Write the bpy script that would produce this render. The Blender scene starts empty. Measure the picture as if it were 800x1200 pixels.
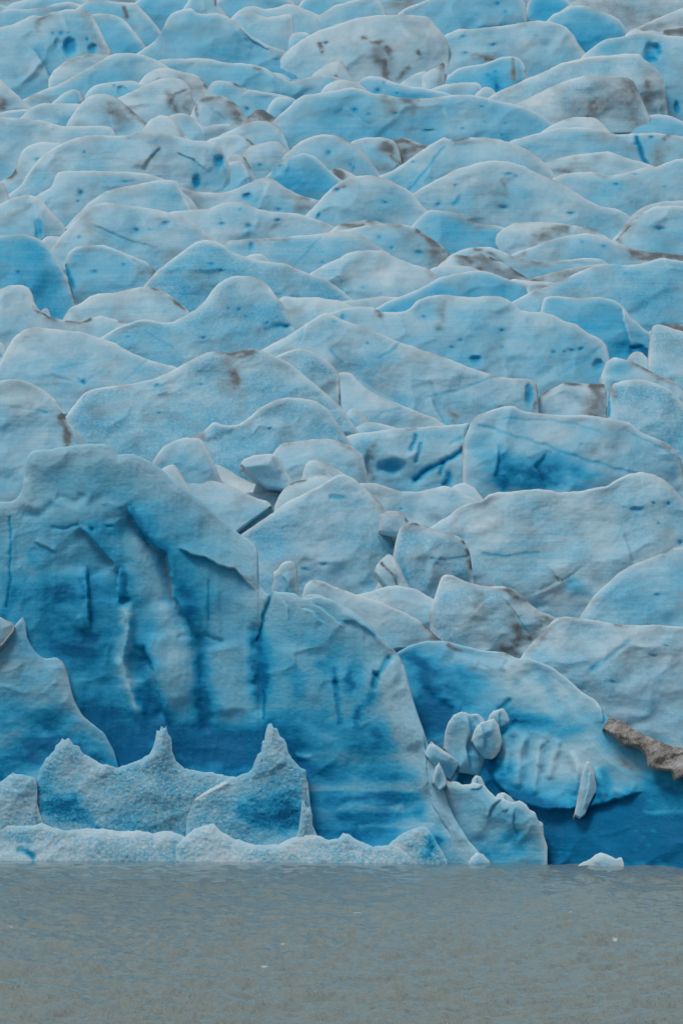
import bpy, math, hashlib
import numpy as np

# ------------------------------------------------------------------ camera model (metres, pixels of an 800 x 1200 frame)
FOC, HOR, CAM_H = 4850.0, 889.0, 10.0
def world(px, py, d):
    return (px - 400.0) / FOC * d, d, CAM_H + (HOR - py) / FOC * d

scene = bpy.context.scene
col = scene.collection

# ------------------------------------------------------------------ numpy noise
_rng = np.random.RandomState(7)
_PERM = _rng.permutation(4096)
_GRAD = _rng.normal(size=(4096, 3)); _GRAD /= np.linalg.norm(_GRAD, axis=1)[:, None]
def noise3(x, y, z):
    xi, yi, zi = np.floor(x).astype(np.int64), np.floor(y).astype(np.int64), np.floor(z).astype(np.int64)
    fx, fy, fz = x - xi, y - yi, z - zi
    u, v, w = [f * f * f * (f * (f * 6 - 15) + 10) for f in (fx, fy, fz)]
    r = 0.0
    for dx in (0, 1):
        hx = _PERM[(xi + dx) & 4095]
        for dy in (0, 1):
            hy = _PERM[(hx + yi + dy) & 4095]
            for dz in (0, 1):
                g = _GRAD[_PERM[(hy + zi + dz) & 4095]]
                n = g[..., 0] * (fx - dx) + g[..., 1] * (fy - dy) + g[..., 2] * (fz - dz)
                r = r + n * (u if dx else 1 - u) * (v if dy else 1 - v) * (w if dz else 1 - w)
    return r * 1.6
def fbm(x, y, z, octaves=4, gain=0.5):
    r, a = 0.0, 1.0
    for i in range(octaves):
        r = r + a * noise3(x + 17.3 * i, y - 9.1 * i, z + 5.7 * i)
        x, y, z, a = x * 2.03, y * 2.03, z * 2.03, a * gain
    return r
def smooth(a, b, x):
    t = np.clip((x - a) / (b - a), 0, 1)
    return t * t * (3 - 2 * t)

# ------------------------------------------------------------------ the glacier's long profile: image row -> distance
_PY = [-140, -60, 0, 200, 400, 520, 580, 640, 700, 770, 880, 960, 1030]
_PD = [1040, 965, 905, 745, 600, 522, 486, 461, 441, 427, 412, 406, 402]
def profile(y): return float(np.interp(y, _PY, _PD))
def shore_row(x): return np.interp(x, [-400, 0, 270, 540, 660, 740, 800, 1200], [1003, 1007, 1008, 1010.5, 1012.5, 1015, 1016.5, 1022])
def shore_depth(x): return FOC * CAM_H / (shore_row(x) - HOR)

def P(s):
    return np.array([[float(v) for v in q.split(',')] for q in s.split()])
def resample(p, step, sharp=False):
    seg = np.hypot(*np.diff(p, axis=0).T); L = np.concatenate([[0], np.cumsum(seg)])
    n = max(8, int(L[-1] / step))
    # smooth the corners a little: dense resample then a small gaussian
    t = np.linspace(0, L[-1], n)
    q = np.stack([np.interp(t, L, p[:, 0]), np.interp(t, L, p[:, 1])], 1)
    k = np.exp(-0.5 * (np.arange(-4, 5) / (.5 if sharp else 1.5)) ** 2); k /= k.sum()
    for c in (0, 1):
        lo, hi = q[0, c], q[-1, c]
        e = np.concatenate([2 * lo - q[4:0:-1, c], q[:, c], 2 * hi - q[-2:-6:-1, c]])
        q[:, c] = np.convolve(e, k, 'valid')
    return q
def seg_dist(X, Y, p):
    """distance, signed side, position along a polyline"""
    best = np.full(X.shape, 1e9); side = np.zeros(X.shape); tt = np.zeros(X.shape)
    L = np.hypot(*np.diff(p, axis=0).T); tot = max(L.sum(), 1e-6); acc = 0.0
    for i in range(len(p) - 1):
        ax, ay = p[i]; bx, by = p[i + 1]; vx, vy = bx - ax, by - ay
        t = np.clip(((X - ax) * vx + (Y - ay) * vy) / (vx * vx + vy * vy + 1e-9), 0, 1)
        dx, dy = X - ax - t * vx, Y - ay - t * vy
        d = np.hypot(dx, dy); m = d < best
        best[m] = d[m]; side[m] = np.sign(vx * dy - vy * dx)[m]; tt[m] = ((acc + t * L[i]) / tot)[m]
        acc += L[i]
    return best, side, tt

# ------------------------------------------------------------------ mesh output
def grid_faces(nr, nc):
    i = np.arange(nr * nc).reshape(nr, nc)
    return np.stack([i[:-1, :-1], i[1:, :-1], i[1:, 1:], i[:-1, 1:]], -1).reshape(-1, 4)
def make_mesh(name, co, faces, attrs, mat, parent=None):
    used = np.unique(faces); remap = np.zeros(len(co), np.int64); remap[used] = np.arange(len(used))
    co, faces = co[used], remap[faces]
    me = bpy.data.meshes.new(name)
    me.vertices.add(len(co)); me.vertices.foreach_set('co', co.astype(np.float32).ravel())
    me.loops.add(faces.size); me.loops.foreach_set('vertex_index', faces.astype(np.int32).ravel())
    me.polygons.add(len(faces)); me.polygons.foreach_set('loop_start', np.arange(0, faces.size, 4, dtype=np.int32))
    me.update(calc_edges=True)
    me.polygons.foreach_set('use_smooth', np.ones(len(faces), bool))
    for k, v in attrs.items():
        a = me.attributes.new(k, 'FLOAT', 'POINT'); a.data.foreach_set('value', v[used].astype(np.float32))
    me.materials.append(mat)
    o = bpy.data.objects.new(name, me); col.objects.link(o)
    if parent is not None: o.parent = parent
    return o
# ------------------------------------------------------------------ materials
def node_mat(name):
    m = bpy.data.materials.new(name); m.use_nodes = True
    nt = m.node_tree; nt.nodes.clear()
    out = nt.nodes.new('ShaderNodeOutputMaterial'); bs = nt.nodes.new('ShaderNodeBsdfPrincipled')
    nt.links.new(bs.outputs[0], out.inputs[0])
    return m, nt, bs
class G:
    """tiny helper for wiring nodes"""
    def __init__(s, nt): s.nt = nt
    def n(s, t, **kw):
        q = s.nt.nodes.new(t)
        for k, v in kw.items():
            if k.startswith('i_'):
                s.set(q.inputs[int(k[2:]) if k[2:].isdigit() else k[2:].replace('_', ' ')], v)
            else: setattr(q, k, v)
        return q
    def set(s, sock, v):
        if hasattr(v, 'is_linked') or hasattr(v, 'links'): s.nt.links.new(v, sock)
        else: sock.default_value = v
    def m(s, op, a, b=0.0, c=0.0, clamp=False):
        q = s.nt.nodes.new('ShaderNodeMath'); q.operation = op; q.use_clamp = clamp
        for i, v in enumerate((a, b, c)): s.set(q.inputs[i], v)
        return q.outputs[0]
    def attr(s, name):
        q = s.nt.nodes.new('ShaderNodeAttribute'); q.attribute_name = name; return q.outputs['Fac']
    def noise(s, vec, scale, detail=4, rough=.55, dist=0.0):
        q = s.nt.nodes.new('ShaderNodeTexNoise'); s.set(q.inputs['Vector'], vec)
        q.inputs['Scale'].default_value = scale; q.inputs['Detail'].default_value = detail
        q.inputs['Roughness'].default_value = rough; q.inputs['Distortion'].default_value = dist
        return q.outputs['Fac']
    def map(s, vec, scale, rot=(0, 0, 0)):
        q = s.nt.nodes.new('ShaderNodeMapping'); s.set(q.inputs['Vector'], vec)
        q.inputs['Scale'].default_value = scale; q.inputs['Rotation'].default_value = rot
        return q.outputs[0]
    def ramp(s, f, stops, interp='LINEAR'):
        q = s.nt.nodes.new('ShaderNodeValToRGB'); s.set(q.inputs[0], f); e = q.color_ramp.elements
        q.color_ramp.interpolation = interp
        while len(e) < len(stops): e.new(0.5)
        for el, (p, c) in zip(e, stops): el.position = p; el.color = (*c, 1) if len(c) == 3 else c
        return q.outputs[0]
    def mix(s, f, a, b):
        q = s.nt.nodes.new('ShaderNodeMix'); q.data_type = 'RGBA'
        s.set(q.inputs[0], f); s.set(q.inputs[6], a); s.set(q.inputs[7], b); return q.outputs[2]

ICE_STOPS = [(0.0, (0.63, 0.725, 0.755)), (0.16, (0.425, 0.63, 0.72)), (0.36, (0.20, 0.515, 0.68)),
             (0.60, (0.04, 0.405, 0.65)), (0.82, (0.004, 0.275, 0.51)), (1.0, (0.0, 0.165, 0.36))]
def ice_material():
    m, nt, bs = node_mat('glacier_ice'); g = G(nt)
    pos = g.n('ShaderNodeNewGeometry').outputs['Position']
    blue, dirt, speck = g.attr('blue'), g.attr('dirt'), g.attr('speck')
    # thin layers of clear and bubbly ice, a little tilted, seen as horizontal streaks
    lam1 = g.noise(g.map(pos, (.035, .05, 1.35), (0, math.radians(3), 0)), 1.0, 5, .62, .35)
    lam2 = g.noise(g.map(pos, (.10, .12, 5.0), (0, math.radians(3), 0)), 1.0, 3, .6, .2)
    mid = g.noise(pos, .22, 5, .6)
    fine = g.noise(pos, 1.9, 6, .68)
    grain = g.noise(g.map(pos, (1, .7, 1.25)), 3.1, 4, .7, .5)
    lam = g.m('ADD', g.m('MULTIPLY', g.m('SUBTRACT', lam1, .5), .42), g.m('MULTIPLY', g.m('SUBTRACT', lam2, .5), .50))
    patch = g.m('MULTIPLY', g.m('SUBTRACT', g.noise(g.map(pos, (.03, .02, .06)), 1.0, 3, .6), .36), 3.2, clamp=True)
    lam = g.m('MULTIPLY', lam, patch)
    b = g.m('ADD', blue, g.m('MULTIPLY', lam, g.m('ADD', .38, g.m('MULTIPLY', blue, .42))))
    b = g.m('ADD', b, g.m('MULTIPLY', g.m('SUBTRACT', mid, .5), .10))
    b = g.m('ADD', b, g.m('MULTIPLY', g.m('SUBTRACT', fine, .5), .13))
    sp = g.m('MULTIPLY', g.m('SUBTRACT', grain, .47), speck)
    b = g.m('ADD', b, g.m('MULTIPLY', sp, 1.9), clamp=True)
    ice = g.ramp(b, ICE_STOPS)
    # silt and rock flour
    dn = g.noise(g.map(pos, (1, 1, .55)), .55, 6, .65)
    dn2 = g.noise(pos, 2.6, 5, .7)
    dm = g.m('ADD', g.m('MULTIPLY', g.m('SUBTRACT', dn, .5), 1.5), g.m('MULTIPLY', g.m('SUBTRACT', dn2, .5), .9))
    df = g.m('MULTIPLY', dirt, g.m('ADD', 1.0, dm), clamp=True)
    thin = g.mix(g.m('MULTIPLY', df, 1.6, clamp=True), ice, (0.185, 0.22, 0.235, 1))
    thick = g.m('MULTIPLY', g.m('SUBTRACT', df, .62), 1.0, clamp=True)
    rgb = g.mix(thick, thin, (0.032, 0.048, 0.055, 1))
    nt.links.new(rgb, bs.inputs['Base Color'])
    bs.inputs['Roughness'].default_value = .55
    bs.inputs['Specular IOR Level'].default_value = .12
    g.set(bs.inputs['Subsurface Weight'], g.m('MULTIPLY', g.m('SUBTRACT', 1.0, g.m('MULTIPLY', df, 1.6, clamp=True)), .36))
    bs.inputs['Subsurface Radius'].default_value = (.4, .82, 1.0)
    bs.inputs['Subsurface Scale'].default_value = 1.0
    h = g.m('ADD', g.m('MULTIPLY', fine, .10), g.m('MULTIPLY', g.m('ADD', lam1, g.m('MULTIPLY', lam2, .4)), .035))
    h = g.m('ADD', h, g.m('MULTIPLY', grain, g.m('ADD', .06, g.m('MULTIPLY', speck, .7))))
    bp = g.n('ShaderNodeBump', i_Strength=.75, i_Distance=.55); g.set(bp.inputs['Height'], h)
    nt.links.new(bp.outputs[0], bs.inputs['Normal'])
    return m
def water_material():
    m, nt, bs = node_mat('silty_water'); g = G(nt)
    pos = g.n('ShaderNodeNewGeometry').outputs['Position']
    foam, calm = g.attr('foam'), g.attr('calm')
    big = g.noise(g.map(pos, (.05, .03, 1)), 1.0, 4, .6)
    base = g.mix(big, (0.225, 0.27, 0.235, 1), (0.245, 0.29, 0.255, 1))
    base = g.mix(g.m('MULTIPLY', calm, .9), base, (0.055, 0.10, 0.12, 1))  # cliff's dark blue reflection mixed into the base colour of the calm strip
    fn = g.noise(g.map(pos, (1.6, .5, 1)), 3.5, 6, .8)
    ff = g.m('MULTIPLY', g.m('SUBTRACT', g.m('ADD', foam, g.m('MULTIPLY', fn, .8)), .92), 4.0, clamp=True)
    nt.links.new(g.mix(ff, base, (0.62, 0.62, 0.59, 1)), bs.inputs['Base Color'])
    g.set(bs.inputs['Roughness'], g.m('ADD', .07, g.m('MULTIPLY', ff, .5)))
    bs.inputs['IOR'].default_value = 1.333
    r1 = g.noise(g.map(pos, (1.5, .75, 1), (0, 0, .25)), 1.7, 5, .62)
    r2 = g.noise(g.map(pos, (1.2, .9, 1), (0, 0, -.3)), 6.0, 3, .6)
    h = g.m('MULTIPLY', g.m('ADD', g.m('MULTIPLY', r1, .24), g.m('MULTIPLY', r2, .03)), g.m('SUBTRACT', 1.0, g.m('MULTIPLY', calm, .75)))
    bp = g.n('ShaderNodeBump', i_Strength=1.0, i_Distance=1.0); g.set(bp.inputs['Height'], h)
    nt.links.new(bp.outputs[0], bs.inputs['Normal'])
    return m
def debris_material():
    m, nt, bs = node_mat('moraine_debris'); g = G(nt)
    pos = g.n('ShaderNodeNewGeometry').outputs['Position']
    n1 = g.noise(pos, .55, 7, .7); n2 = g.noise(pos, 5.0, 5, .7)
    c = g.ramp(g.m('ADD', g.m('MULTIPLY', n1, .6), g.m('MULTIPLY', n2, .4)),
               [(.36, (.05, .045, .04)), (.45, (.22, .195, .17)), (.52, (.36, .345, .325)), (.60, (.50, .52, .52))])
    nt.links.new(c, bs.inputs['Base Color']); bs.inputs['Roughness'].default_value = .9
    h = g.m('ADD', g.m('MULTIPLY', n1, .6), g.m('MULTIPLY', n2, .25))
    bp = g.n('ShaderNodeBump', i_Strength=.9, i_Distance=.8); g.set(bp.inputs['Height'], h)
    nt.links.new(bp.outputs[0], bs.inputs['Normal'])
    return m
ICE, WATER, DEBRIS = ice_material(), water_material(), debris_material()
# ------------------------------------------------------------------ ice bodies: crest line + slope + thickness, sculpted with strokes
GROUP = 'seracs crowding the glacier slope'
_count = [0]
def parse(f):
    for q in f.split('|'):
        q = q.strip()
        if not q: continue
        code, rest = q[0], q[1:].split(';')
        yield code, P(rest[0]), [float(v) for v in rest[1:]]

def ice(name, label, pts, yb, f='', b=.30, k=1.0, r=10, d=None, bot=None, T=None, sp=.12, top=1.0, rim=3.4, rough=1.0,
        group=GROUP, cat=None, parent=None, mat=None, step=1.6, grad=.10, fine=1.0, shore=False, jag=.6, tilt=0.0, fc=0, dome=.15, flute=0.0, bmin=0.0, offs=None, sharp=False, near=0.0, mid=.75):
    _count[0] += 1; seed = _count[0] * 13.7
    mat = mat or ICE
    raw = P(pts)
    if bot is None and not shore:
        # let the flanks run down into the ice around them
        for e, nb, sg in ((0, 1, -1), (-1, -2, 1)):
            dx, dy = raw[e] - raw[nb]; h = yb - raw[e, 1]
            if h > 5 and abs(dy) < 2.6 * abs(dx):
                t = float(np.clip(dy / (abs(dx) + 1e-6), .25, 1.4))
                q = np.array([[raw[e, 0] + sg * .42 * h / (t + .5), raw[e, 1] + .36 * h], [raw[e, 0] + sg * .95 * h / (t + .6), yb + 2.0]])
                raw = np.concatenate([q[::-1], raw] if e == 0 else [raw, q])
    C = resample(raw, step, sharp)
    C[:, 1] += jag * noise3(C[:, 0] / 9 + seed, C[:, 1] / 9, np.full(len(C), seed)) + .5 * jag * noise3(C[:, 0] / 3.1, C[:, 1] / 3.1 + seed, np.full(len(C), seed))
    if bot is not None:
        bp = P(bot); yB = np.interp(C[:, 0], bp[:, 0], bp[:, 1])
    elif shore: yB = shore_row(C[:, 0]) + 8
    else: yB = np.full(len(C), yb + 12.0)
    yB = np.maximum(yB, C[:, 1] + 2.0)
    hp = (yB - C[:, 1]).max()
    nv = int(np.clip(hp / 1.45, 10, 340))
    t = np.linspace(0, 1, nv); v = .55 * t + .45 * t * t
    PX = np.repeat(C[None, :, 0], nv, 0); PY = C[None, :, 1] + v[:, None] * (yB - C[:, 1])[None]
    Db = float(shore_depth(raw[:, 0].mean())) if shore else (profile(yb) - near if d is None else d)
    m = Db / FOC
    base = (shore_depth(PX) + (d or 0)) if shore else (Db + tilt * m * (PX - raw[:, 0].mean()))
    if offs is not None:
        op = P(offs); base = base + np.interp(PX, op[:, 0], op[:, 1])
    D = base + k * m * (yb - PY)
    # roundness at the crest and the ends
    ends = np.concatenate([[[raw[0, 0], max(yB[0], raw[0, 1] + 1)]], C[::5], C[-1:], [[raw[-1, 0], max(yB[-1], raw[-1, 1] + 1)]]])
    dc, _, _ = seg_dist(PX, PY, ends)
    dc[0] = 0
    r1 = min(2.0 if fc else .26 * r, .3 * np.ptp(raw[:, 0]), .4 * hp)
    q = 1 - np.clip(dc / r1, 0, 1)
    D = D + m * r1 * (1 - np.sqrt(np.maximum(1 - q * q, 0)))
    if not fc:
        r2 = .55 * min(hp, .5 * np.ptp(raw[:, 0])) * (1 + .3 * fbm(PX / 70, PY / 70, np.full_like(PX, seed + 77), 2))
        q = 1 - np.clip(dc / r2, 0, 1)
        D = D + m * np.minimum(r2, 70) * dome * q ** 1.8
    keep = .35 + .65 * smooth(0, 10, dc)
    Z0 = np.zeros_like(PX) + seed
    SPK0 = np.full_like(PX, sp)
    for code, pl, a in parse(f):
        if code == 'k': SPK0 += a[1] * np.exp(-(seg_dist(PX, PY, pl)[0] / a[0]) ** 2)
    fwd = rough * keep * (6.0 * fbm(PX / 75, PY / 60, Z0, 2) + mid * 1.3 * fbm(PX / 26, PY / 19, Z0 + 3, 3) + .22 * noise3(PX / 48, PY / 4.6 + PX / 60, Z0)) \
        + fine * smooth(0, 3, dc) * (.16 + 1.1 * SPK0) * fbm(PX / 5.5, PY / 4.2, Z0 + 9, 2)
    def ridged(sx, sy, o):
        wx, wy = PX + .25 * sx * lo0, PY + .25 * sy * lo0
        return .5 - np.abs(noise3(wx / sx, wy / sy + wx / (2.5 * sx), Z0 + o)) * 1.4
    lo0 = fbm(PX / 50, PY / 40, Z0 + 101, 2)
    fwd += rough * keep * (8.0 * ridged(95, 60, 111) + mid * 1.6 * ridged(40, 26, 121) + .5 * ridged(15, 9, 131))
    if flute: fwd += flute * keep * (1.6 * ridged(46, 260, 141) + .8 * ridged(17, 120, 151) + .35 * ridged(8, 60, 161))
    if group == GROUP and not fc and hp > 22: fc, nfc, dome_on = .13, 6, True
    else: nfc = 8
    if fc:      # broken, faceted faces: the lower envelope of tilted planes
        rg = np.random.RandomState(int(seed * 10) % 9999)
        x0, x1, y0, y1 = raw[:, 0].min(), raw[:, 0].max(), PY.min(), PY.max()
        hx, hy = .5 * (x1 - x0), .5 * (y1 - y0); U, V = (PX - x0) / hx - 1 + .05 * fbm(PX / 12, PY / 12, Z0 + 71, 2), (PY - y0) / hy - 1
        fac = np.full_like(PX, 9.0)
        for i in range(nfc):
            a0, b0 = rg.uniform(-.8, .8, 2)
            fac = np.minimum(fac, -(2 * a0 * (U - a0) + 2 * b0 * (V - b0) + a0 * a0 + b0 * b0) + rg.uniform(-.25, .1))
        fwd += fc * min(hx, hy, 70) * np.maximum(fac, -4)
    lo = fbm(PX / 60, PY / 34, Z0 + 21, 3); md = fbm(PX / 17, PY / 9, Z0 + 33, 3)
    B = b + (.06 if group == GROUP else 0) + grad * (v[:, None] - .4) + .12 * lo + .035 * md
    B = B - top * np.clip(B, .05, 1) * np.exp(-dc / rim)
    gs = 1.0 if group == GROUP else 0.0
    DI = gs * (.26 * np.clip(fbm(PX / 40, PY / 26, Z0 + 41, 3) - .08, 0, 1) + .45 * np.exp(-dc / 3.0) * np.clip(fbm(PX / 45, PY / 45, Z0 + 43, 2) - .05, 0, 1))
    SPK = sp * (1 + .8 * lo) * smooth(0, 8, dc)
    WX = PX + 1.6 * fbm(PX / 14, PY / 14, Z0 + 51, 3); WY = PY + 1.6 * fbm(PX / 14, PY / 14, Z0 + 61, 3)
    parts = []
    BX_, BY_ = PX + 7 * fbm(PX / 30, PY / 16, Z0 + 81, 3), PY + 4 * fbm(PX / 40, PY / 10, Z0 + 91, 3)
    for code, pl, a in parse(f):
        if code == 'm':     # shallow scallop
            g = np.exp(-((WX - pl[0, 0]) / a[0]) ** 2 - ((WY - pl[0, 1]) / a[1]) ** 2); fwd -= .45 * min(a[0], a[1]) * g; B += a[2] * g
            continue
        if code == 'h':
            rx, ry = a[0], a[1]; bl = (a[2] if len(a) > 2 else .75) * (.60 if a[0] * a[1] < 30 else .85)
            e = np.hypot((WX - pl[0, 0]) / rx, (WY - pl[0, 1]) / ry)
            small = rx * ry < 26
            if small: e = e / .85; bl = B + .20 + .25 * max(bl - .45, 0)
            g = np.exp(-(e / .85) ** 4) if not small else np.exp(-(e / .8) ** 2)
            fwd -= g * 1.1 * min(rx, ry) + .2 * min(rx, ry) * np.exp(-(e / 1.9) ** 2)
            B = B * (1 - g) + bl * g + .08 * np.exp(-(e / 1.9) ** 2)
            SPK *= 1 - g; DI *= 1 - g
            if not small: parts.append(('melt_hole', e, 1.0))
            continue
        dd, side, tt = seg_dist(BX_, BY_, pl) if code in 'bd' and a[0] > 3.5 else seg_dist(WX, WY, pl)
        ends_t = smooth(0, .12, tt) * smooth(0, .12, 1 - tt)
        w = a[0]
        if code in 'gc':
            g = np.exp(-(dd / w) ** 2); 
            fwd -= a[1] * g; bl = a[2]
            B += bl * g
            if code == 'c': parts.append(('crevasse', dd / w, .8))
        elif code == 'r':
            g = np.exp(-(dd / w) ** 2) * ends_t; fwd += a[1] * g; B -= .05 * g
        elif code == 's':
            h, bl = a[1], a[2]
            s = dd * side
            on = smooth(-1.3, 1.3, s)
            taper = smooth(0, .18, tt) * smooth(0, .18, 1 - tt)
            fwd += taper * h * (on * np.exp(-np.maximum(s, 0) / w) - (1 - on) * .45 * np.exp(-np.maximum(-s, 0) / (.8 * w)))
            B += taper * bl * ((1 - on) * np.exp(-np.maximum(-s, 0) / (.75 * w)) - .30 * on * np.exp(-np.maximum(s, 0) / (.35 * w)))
        elif code == 'd':
            DI += a[1] * np.exp(-(dd / w) ** 2) * (np.clip(1 + .6 * md, 0, 2) if w > 3 else .8 * np.clip(.75 + 1.3 * md, 0, 1.6))
        elif code == 'b':
            B += a[1] * np.exp(-(dd / w) ** 2) * np.clip(1 + .35 * md + .4 * lo, .3, 1.8)
        elif code == 'k':
            g = np.exp(-(dd / w) ** 2); SPK += a[1] * g
        elif code == 'u':   # bulge
            fwd += a[1] * np.sqrt(np.clip(1 - (dd / w) ** 2, 0, 1))
    D = D - m * fwd
    DI = DI * (1 - .8 * smooth(.42, .62, B))
    X, Y, Z = world(PX, PY, D)
    W = np.ptp(raw[:, 0]) * m
    if T is None: T = float(np.clip(.5 * min(W, 2 * hp * m), 2.5, 16))
    rows = []
    for j in range(8, 0, -1):
        s = j / 8
        rows.append((X[0] * (1 + .0 * s), Y[0] + T * s, Z[0] - ((yB - C[:, 1]) * m + .6) * s ** 1.7))
    BX = np.concatenate([np.stack([q[0] for q in rows]), X, X[-1:]]); BY = np.concatenate([np.stack([q[1] for q in rows]), Y, Y[-1:] + T * .9])
    BZ = np.concatenate([np.stack([q[2] for q in rows]), Z, Z[-1:] - .2])
    pad = lambda A: np.concatenate([np.repeat(A[:1], 8, 0), A, A[-1:]])
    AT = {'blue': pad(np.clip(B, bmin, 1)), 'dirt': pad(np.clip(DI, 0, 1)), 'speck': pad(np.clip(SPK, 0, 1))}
    # rounded ends: an extra column each side, set back into the body
    ext = lambda A, o0=0., o1=0.: np.concatenate([A[:, :1] + o0, A, A[:, -1:] + o1], 1)
    BX, BY, BZ = ext(BX, -.8 * m, .8 * m), ext(BY, T * .45, T * .45), ext(BZ, -.3, -.3)
    AT = {a: ext(q).ravel() for a, q in AT.items()}
    nr, nc = BX.shape
    loc = np.array([BX.mean(), BY.min(), BZ.min()])
    co = np.stack([BX.ravel(), BY.ravel(), BZ.ravel()], 1) - loc
    F = grid_faces(nr, nc)
    owner = np.zeros(len(F), int)
    for i, (pn, e, lim) in enumerate(parts):
        E = np.full((nr, nc), 9.0); E[8:8 + nv, 1:-1] = e; E = E.ravel()
        owner[(E[F].mean(1) < lim)] = i + 1
    o = make_mesh(name, co, F[owner == 0], AT, mat)
    if parent is None:
        o.location = loc; o['label'] = label; o['category'] = cat or name.replace('_', ' ')
        if group: o['group'] = group
    else:
        o.parent = parent; o.location = loc - np.array(parent.location)
        if label: o['label'] = label
    for i, (pn, e, lim) in enumerate(parts):
        sel = F[owner == i + 1]
        if len(sel) >= 4: make_mesh(pn, co, sel, AT, mat, o)
        elif len(sel):    # too small to be a part
            pass
    return o
# ------------------------------------------------------------------ glacier bed, lake, light, camera
def terrain():
    d = np.concatenate([[399, 401], np.arange(403, 560, 1.6), np.arange(560, 1060, 2.5), [1120, 1300]])
    x = np.concatenate([[-900, -600], np.arange(-330, 330.1, 1.7), [600, 900]])
    DD, XX = np.meshgrid(d, x, indexing='ij')
    row = np.interp(DD - 11, _PD[::-1], _PY[::-1])
    Z = CAM_H + (HOR - row) / FOC * (DD - 11)
    px = XX / DD * FOC + 400
    out = smooth(90, 330, np.abs(px - 400) - 400)
    Zr = np.zeros_like(DD)
    rid = 1 - np.abs(fbm(XX / 26, DD / 30, Zr + 2, 4))
    Z += 1.6 * fbm(XX / 14, DD / 18, Zr, 4) + out * (11 * rid ** 2 - 5)
    Z = np.where(DD < 402.5, -4, Z)
    b = np.clip(.30 + .12 * fbm(XX / 12, DD / 12, Zr + 5, 3), 0, 1)
    dr = np.clip(.22 + .45 * fbm(XX / 9, DD / 12, Zr + 8, 4), 0, .7)
    o = make_mesh('terrain', np.stack([XX.ravel(), DD.ravel(), Z.ravel()], 1), grid_faces(*DD.shape)[:, ::-1],
                  {'blue': b.ravel(), 'dirt': dr.ravel(), 'speck': np.full(DD.size, .3)}, ICE)
    o['kind'] = 'structure'
terrain()

FOAM = [(12, 1089, 9, 2.2), (31, 1073, 5, 1.5), (40, 1061, 5, 1.5), (78, 1095, 5, 1.6), (107, 1103, 7, 1.8), (302, 1095, 7, 2.0),
        (330, 1110, 8, 1.8), (310, 1134, 10, 2.0), (384, 1072, 7, 1.5), (418, 1071, 9, 1.6), (428, 1056, 6, 1.5), (459, 1158, 7, 2.0),
        (645, 1136, 13, 2.4), (671, 1160, 8, 2.4), (583, 1058, 7, 1.4), (606, 1074, 6, 1.5), (668, 1067, 3, 1.2), (795, 1076, 5, 1.6),
        (240, 1076, 4, 1.2), (52, 1044, 7, 1.2), (168, 1058, 6, 1.2), (720, 1101, 6, 1.4)]
def lake():
    py = np.arange(1001, 1262, .5); d = FOC * CAM_H / (py - HOR)
    d = np.concatenate([[900], d, [100, 60, 0, -300, -1200]])
    px = np.arange(-260, 1061, 2.0)
    f = (px - 400) / FOC
    s = np.clip(d, 110, 440)
    X = f[None] * s[:, None]
    X = np.concatenate([np.full((len(d), 1), -1500.), X, np.full((len(d), 1), 1500.)], 1)
    Y = np.repeat(d[:, None], X.shape[1], 1)
    inn = ((Y > 112) & (Y < 440) & (np.abs(X) < 200)).astype(float)
    Z0 = np.zeros_like(X)
    near = smooth(400, 200, Y)
    wob = fbm(X / 19, Y / 23, Z0 + 4, 3)
    w1 = noise3(X / 1.9 + wob * .8, Y / 2.0 + X / 9, Z0)
    w2 = noise3(X / 4.6 + .5 * wob, Y / 3.3 - X / 15, Z0 + 9)
    w3 = fbm(X / .9, Y / .55, Z0 + 15, 2)
    pxr = X / np.maximum(Y, 1) * FOC + 400; rowr = HOR + FOC * CAM_H / np.maximum(Y, 1)
    gap = rowr - shore_row(pxr)
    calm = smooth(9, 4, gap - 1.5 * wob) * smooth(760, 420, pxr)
    env = .75 + .5 * wob
    Z = inn * (1 - .85 * calm) * (.30 * env * w1 + .32 * w2 + .12 * near * w3)
    foam = np.zeros_like(X)
    for cx, cy, rx, ry in FOAM:
        foam = np.maximum(foam, np.exp(-((pxr - cx) / rx) ** 2 - ((rowr - cy - 1.5 * noise3(X / 1.1, Y / 9, Z0 + 40)) / (.55 * ry)) ** 2) * (.75 + .35 * noise3(X / .9, Y / 3.5, Z0 + 30)))
    foam = np.clip(foam + inn * .25 * smooth(.45, .9, w2 + .4 * w3) * near, 0, 1) * inn
    o = make_mesh('water', np.stack([X.ravel(), Y.ravel(), Z.ravel()], 1), grid_faces(*X.shape),
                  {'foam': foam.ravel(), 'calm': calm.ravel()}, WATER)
    o['kind'] = 'structure'
lake()

SUN_EL, SUN_ROT = math.radians(68), math.radians(-110)   # high, behind the camera and a little to its left
w = bpy.data.worlds.new('World'); scene.world = w; w.use_nodes = True
nt = w.node_tree; bg = nt.nodes['Background']
sky = nt.nodes.new('ShaderNodeTexSky'); sky.sky_type = 'NISHITA'; sky.sun_disc = False
sky.sun_elevation = SUN_EL; sky.sun_rotation = SUN_ROT
sky.air_density = 1.0; sky.dust_density = 2.0; sky.ozone_density = 0.8
hs = nt.nodes.new('ShaderNodeHueSaturation'); hs.inputs['Saturation'].default_value = .58   # overcast: a greyer sky
nt.links.new(sky.outputs[0], hs.inputs['Color']); nt.links.new(hs.outputs[0], bg.inputs[0]); bg.inputs[1].default_value = .085
sun = bpy.data.lights.new('sun', 'SUN'); so = bpy.data.objects.new('sun', sun); col.objects.link(so)
sun.energy = 1.6; sun.angle = math.radians(24); sun.color = (1, .99, .95)
from mathutils import Vector
az = SUN_ROT
dirv = Vector((math.sin(az) * math.cos(SUN_EL), math.cos(az) * math.cos(SUN_EL), math.sin(SUN_EL)))
so.rotation_euler = dirv.to_track_quat('Z', 'Y').to_euler()

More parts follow.
